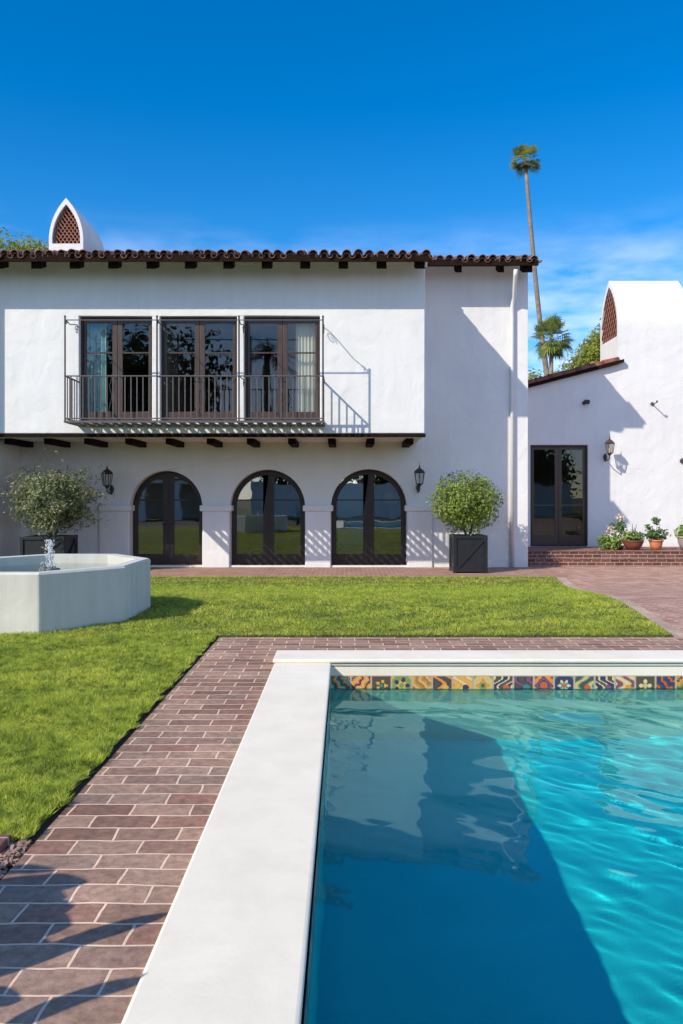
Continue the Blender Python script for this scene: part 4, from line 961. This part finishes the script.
# painted tiles: each square tile has its own pattern of small coloured cells
def tile_band():
    pal = [(0.72, 0.26, 0.04), (0.66, 0.40, 0.08), (0.55, 0.12, 0.04), (0.05, 0.05, 0.11), (0.68, 0.54, 0.30), (0.05, 0.24, 0.21), (0.20, 0.30, 0.09), (0.22, 0.08, 0.13), (0.10, 0.08, 0.05), (0.62, 0.44, 0.16)]
    g_ = random.Random(12); q = 22; ts = 0.152; vs, fs, cs = [], [], []
    runs = [((xw + 0.006, yw - 0.010), (1, 0), int((x1 - xw) / ts) + 1), ((xw + 0.010, y0 + 0.02), (0, 1), int((yw - y0) / ts))]
    z0_ = 0.322 - ts
    for (ox, oy), (ux, uy), n in runs:
        for k in range(n):
            bgc = pal[g_.choice([3, 4, 9, 8, 0, 5, 3, 0, 6])]; cA, cB, cC = g_.sample(pal, 3); petals = g_.choice([4, 6, 8, 5]); kind = g_.randrange(4); r1 = g_.uniform(0.16, 0.28); r2 = g_.uniform(0.6, 0.85); ph = g_.uniform(0, 1)
            for i in range(q):
                for j in range(q):
                    u = (i + 0.5) / q * 2 - 1; v = (j + 0.5) / q * 2 - 1
                    if kind == 3: u2, v2 = u + (1 if k % 2 else -1), v - 1
                    else: u2, v2 = u, v
                    rr = math.hypot(u2, v2); aa = math.atan2(v2, u2); c = bgc
                    if kind == 0:
                        if rr < r2 * (0.75 + 0.25 * math.cos(petals * aa)): c = cA
                        if rr < r2 * 0.62 * (0.8 + 0.2 * math.cos(petals * aa + 3.14)): c = cB
                        if rr < r1: c = cC
                        if abs(u) + abs(v) > 1.5: c = cB
                    elif kind == 1:
                        if abs(u) + abs(v) < 1.0: c = cA
                        if abs(abs(u) + abs(v) - 0.72) < 0.12: c = cC
                        if rr < 0.36: c = cB
                        if math.hypot(abs(u) - 1, abs(v) - 1) < 0.42: c = cC if int(aa * 5) % 2 else cB
                    elif kind == 2:
                        q_ = math.sin(4.6 * u + 2.6 * math.sin(3.4 * v + ph * 6)); c = cA if q_ > 0.3 else (cB if q_ < -0.5 else bgc)
                        if math.hypot(u - 0.3, v + 0.2) < 0.3: c = cC
                    else:
                        q_ = rr * 3.4 + ph + 0.3 * math.cos(petals * 2 * aa); c = (cA, bgc, cB, cC)[int(q_ * 1.6) % 4]
                    if max(abs(u), abs(v)) > 0.95: c = (0.46, 0.36, 0.26)
                    b0 = len(vs)
                    for (di, dj) in ((0, 0), (1, 0), (1, 1), (0, 1)):
                        d_ = (k + (i + di) / q) * ts; vs.append((ox + ux * d_, oy + uy * d_, z0_ + (j + dj) / q * ts))
                    fs.append((b0, b0 + 1, b0 + 2, b0 + 3)); cs.append(c)
    me = bpy.data.meshes.new('tile_band'); me.from_pydata(vs, [], fs); at = me.color_attributes.new('Col', 'FLOAT_COLOR', 'CORNER')
    arr = np.ones((len(fs) * 4, 4), np.float32); arr[:, :3] = np.repeat(np.array(cs, np.float32), 4, 0); at.data.foreach_set('color', arr.ravel())
    return link('tile_band', me, M['talavera'], PL)
tile_band()
m, t, b, o = new_mat('clear_pool_water'); t.nodes.remove(b)
rf = t.nodes.new('ShaderNodeBsdfGlass'); rf.inputs['IOR'].default_value = 1.33; rf.inputs['Roughness'].default_value = 0.0
rf.inputs['Color'].default_value = (0.55, 0.97, 0.98, 1); t.links.new(rf.outputs[0], o.inputs['Surface']); M['pool_water'] = m
nx, ny = 330, 520
gx = np.linspace(xw - 0.03, x1 + 0.03, nx); gy = np.linspace(y0 - 0.03, yw + 0.03, ny); GX, GY = np.meshgrid(gx, gy)
GZ = np.zeros_like(GX); g_ = np.random.default_rng(5)
for k in range(46):
    lam = 0.075 * 1.062 ** k; th = R(57) + g_.normal(0, 0.42); ph = g_.uniform(0, 6.28)
    GZ += WAMP * lam ** 1.1 * np.sin(2 * np.pi / lam * (GX * np.cos(th) + GY * np.sin(th)) + ph + 0.8 * np.sin(GX * 1.7 + GY * 1.1 + ph))
calm = 0.45 + 0.55 / (1 + np.exp(-(GX - 0.9 + 0.12 * (GY - 4)) * 3.2)); GZ *= calm
co = np.stack([GX, GY, zw + GZ], 2).reshape(-1, 3)
idx = np.arange(nx * ny).reshape(ny, nx); q = np.stack([idx[:-1, :-1], idx[:-1, 1:], idx[1:, 1:], idx[1:, :-1]], 2).reshape(-1, 4)
edge = np.concatenate([idx[0, :], idx[1:, -1], idx[-1, :-1][::-1], idx[1:-1, 0][::-1]]); ne = len(edge)
low = co[edge].copy(); low[:, 2] = zf - 0.05; allv = np.concatenate([co, low]); lo_i = np.arange(ne) + nx * ny
side = np.stack([edge, lo_i, np.roll(lo_i, -1), np.roll(edge, -1)], 1)
me = bpy.data.meshes.new('pool_water'); me.from_pydata(allv.tolist(), [], q.tolist() + side.tolist() + [lo_i[::-1].tolist()])
sm = np.zeros(len(me.polygons), bool); sm[:len(q)] = True; me.polygons.foreach_set('use_smooth', sm); me.set_sharp_from_angle(angle=R(50))
pw_ = struct(link('pool_water', me, M['pool_water'])); pw_.cycles.is_caustics_caster = True
for ob in PL.children:
    if ob.name.split('.')[0] in ('basin', 'tile_band', 'upper_wall'): ob.cycles.is_caustics_receiver = True

# ------------------------------------------------------------------ broad-leaved plant left of the path (its shadow falls on the bricks)
def broad_plant(label, bx, by, leaves):
    T = thing('broadleaf_plant', label, 'plant', (bx, by, 0.38)); b0 = Vector((bx, by, 0.38))
    for (q0, q1, w, h0, h1) in leaves:
        def gp(q): D = 1.25 * F / (q[1] - CY); return Vector(((q[0] - CX) * D / F, D, 0.4))
        A, B_ = gp(q0), gp(q1); m_ = 14; perp = Vector((-(B_ - A).y, (B_ - A).x, 0)).normalized(); mb = MB(); vs = []
        for k in range(m_ + 1):
            u = k / m_; hh = h0 + (h1 - h0) * u + 0.12 * math.sin(math.pi * u); up = Vector((-1.15, -1.0, 1.12)) / 1.12 * hh
            ww = w * math.sin(math.pi * min(1, u * 0.97 + 0.03)) ** 0.7 * (1 + 0.12 * math.sin(9 * u))
            c = A.lerp(B_, u) + up + perp * 0.03 * math.sin(3 * u)
            vs += [c - perp * ww + Vector((0, 0, 0.015)), c, c + perp * ww + Vector((0, 0, 0.015))]
        fs = []
        for k in range(m_): fs += [(3 * k, 3 * k + 1, 3 * k + 4, 3 * k + 3), (3 * k + 1, 3 * k + 2, 3 * k + 5, 3 * k + 4)]
        lb = Vector(vs[1]); mb.tube([b0, b0.lerp(lb, 0.5) + Vector((0, 0, 0.1)), lb], [0.02, 0.015, 0.009], 6)
        mb.add(vs, fs); mb.build('leaf', M['broad'], T)
broad_plant('broad leaved dark green plant in the mulch bed left of the brick path', -2.3, 1.2,
   [((-45, 898), (84, 884), 0.075, 0.75, 0.95), ((-70, 930), (66, 928), 0.12, 0.6, 0.75), ((-70, 905), (62, 900), 0.09, 0.8, 0.9), ((-70, 968), (52, 955), 0.10, 0.5, 0.65), ((-40, 930), (70, 908), 0.085, 0.7, 0.85), ((-30, 985), (168, 915), 0.042, 0.6, 0.8), ((-60, 962), (40, 945), 0.08, 0.55, 0.7),
    ((-20, 1040), (150, 980), 0.035, 0.6, 0.75), ((-60, 1012), (14, 1004), 0.05, 0.5, 0.6), ((-50, 880), (52, 872), 0.04, 0.9, 1.1)])

# ------------------------------------------------------------------ the garden behind the camera, seen only in glass and water
PT = thing('portico', 'white garden portico with a red tiled roof across the lawn', 'portico', (-11, -9, 0))
for k in range(4): MB().box(-14.2 + 2.1 * k, -13.8 + 2.1 * k, -8.2, -7.8, 0, 2.5).build('column', M['white'], PT)
MB().box(-14.5, -7.3, -8.25, -7.75, 2.5, 2.8).build('lintel', M['white'], PT); MB().box(-14.5, -7.3, -12.2, -12, 0, 3.6).build('rear_wall', M['interior'], PT)
MB().prism([(-14.7, -7.5, 2.78), (-7.1, -7.5, 2.78), (-7.1, -12.2, 4.3), (-14.7, -12.2, 4.3)], (0, 0, 0.08)).build('roof', M['redtile'], PT)
struct(sheet('rear_lawn', [(-40, -60), (40, -60), (40, -8.02), (-40, -8.02)], 0.005, M['turf']))
tree('rear_tree', 'green tree beyond the garden wall, glimpsed through the rightmost arched door', (0.6, 31, 0), (0.6, 31, 3.6), (2.4, 1.2, 1.9), 9000, 0.2, M['tree'], 65)
tag(MB().box(-6, 16, -13.3, -13, 0, 2.5).box(-6.05, 16.05, -13.36, -12.94, 2.5, 2.6).build('garden_wall', M['white']), 'long white wall added behind the pool to brighten the reflections in the arched doors', 'wall')  # unseen wall, put in to give the door glass something white to reflect
gb = 'trees behind the pool'
tree('garden_tree', 'dark garden tree behind the pool left of centre', (-3, -17, 0), (-3, -17, 3.6), (4.2, 3, 3.4), 7000, 0.4, M['dark_tree'], 61, 14, gb)
tree('garden_tree', 'dark garden tree behind the pool right of centre', (4.5, -18, 0), (4.5, -18, 3.8), (4.4, 3, 3.6), 7000, 0.4, M['dark_tree'], 62, 14, gb)
tree('garden_tree', 'dark broad garden tree at the far right behind the pool', (13, -17, 0), (13, -17, 4.4), (4.6, 3, 4.2), 7000, 0.4, M['dark_tree'], 63, 14, gb)
tree('garden_tree', 'dark tree behind the portico, made tall to darken the balcony glass', (-12.5, -17, 0), (-12.5, -17, 7.4), (6.2, 3, 6.2), 11000, 0.45, M['dark_tree'], 64, 14, gb)  # unseen tree, sized to keep sky out of the balcony glass
def feather_palm(label, x, y, h, seed):
    T = thing('feather_palm', label, 'palm tree', (x, y, 0)); g_ = random.Random(seed); MB().tube([(x, y, 0), (x + 0.1, y, h * 0.5), (x, y, h)], [0.3, 0.24, 0.22], 10).build('trunk', M['palmbark'], T, True)
    co = []
    for k in range(26):
        a = k * 2.4; e = g_.uniform(-0.1, 1.2); L_ = g_.uniform(2.2, 2.9); prev = Vector((x, y, h)); d = Vector((math.cos(a) * math.cos(e), math.sin(a) * math.cos(e), math.sin(e)))
        for j in range(1, 13):
            p = Vector((x, y, h)) + d * L_ * j / 12 - Vector((0, 0, 0.9 * (j / 12) ** 2 * L_ * 0.6)); sdv = d.cross(Vector((0, 0, 1))).normalized()
            for s in (-1, 1):
                tip = p + sdv * s * 0.55 * (1 - 0.5 * j / 12) + d * 0.2 - Vector((0, 0, 0.2)); co += [prev, prev.lerp(p, 0.6), tip, prev.lerp(tip, 0.5)]
            prev = p
    link('crown', tri_mesh('crown', np.array([tuple(v) for v in co]), 4), M['dark_tree'], T)
feather_palm('tall feather palm behind the pool, mirrored in the balcony glass', -4.9, -15, 10.6, 71)
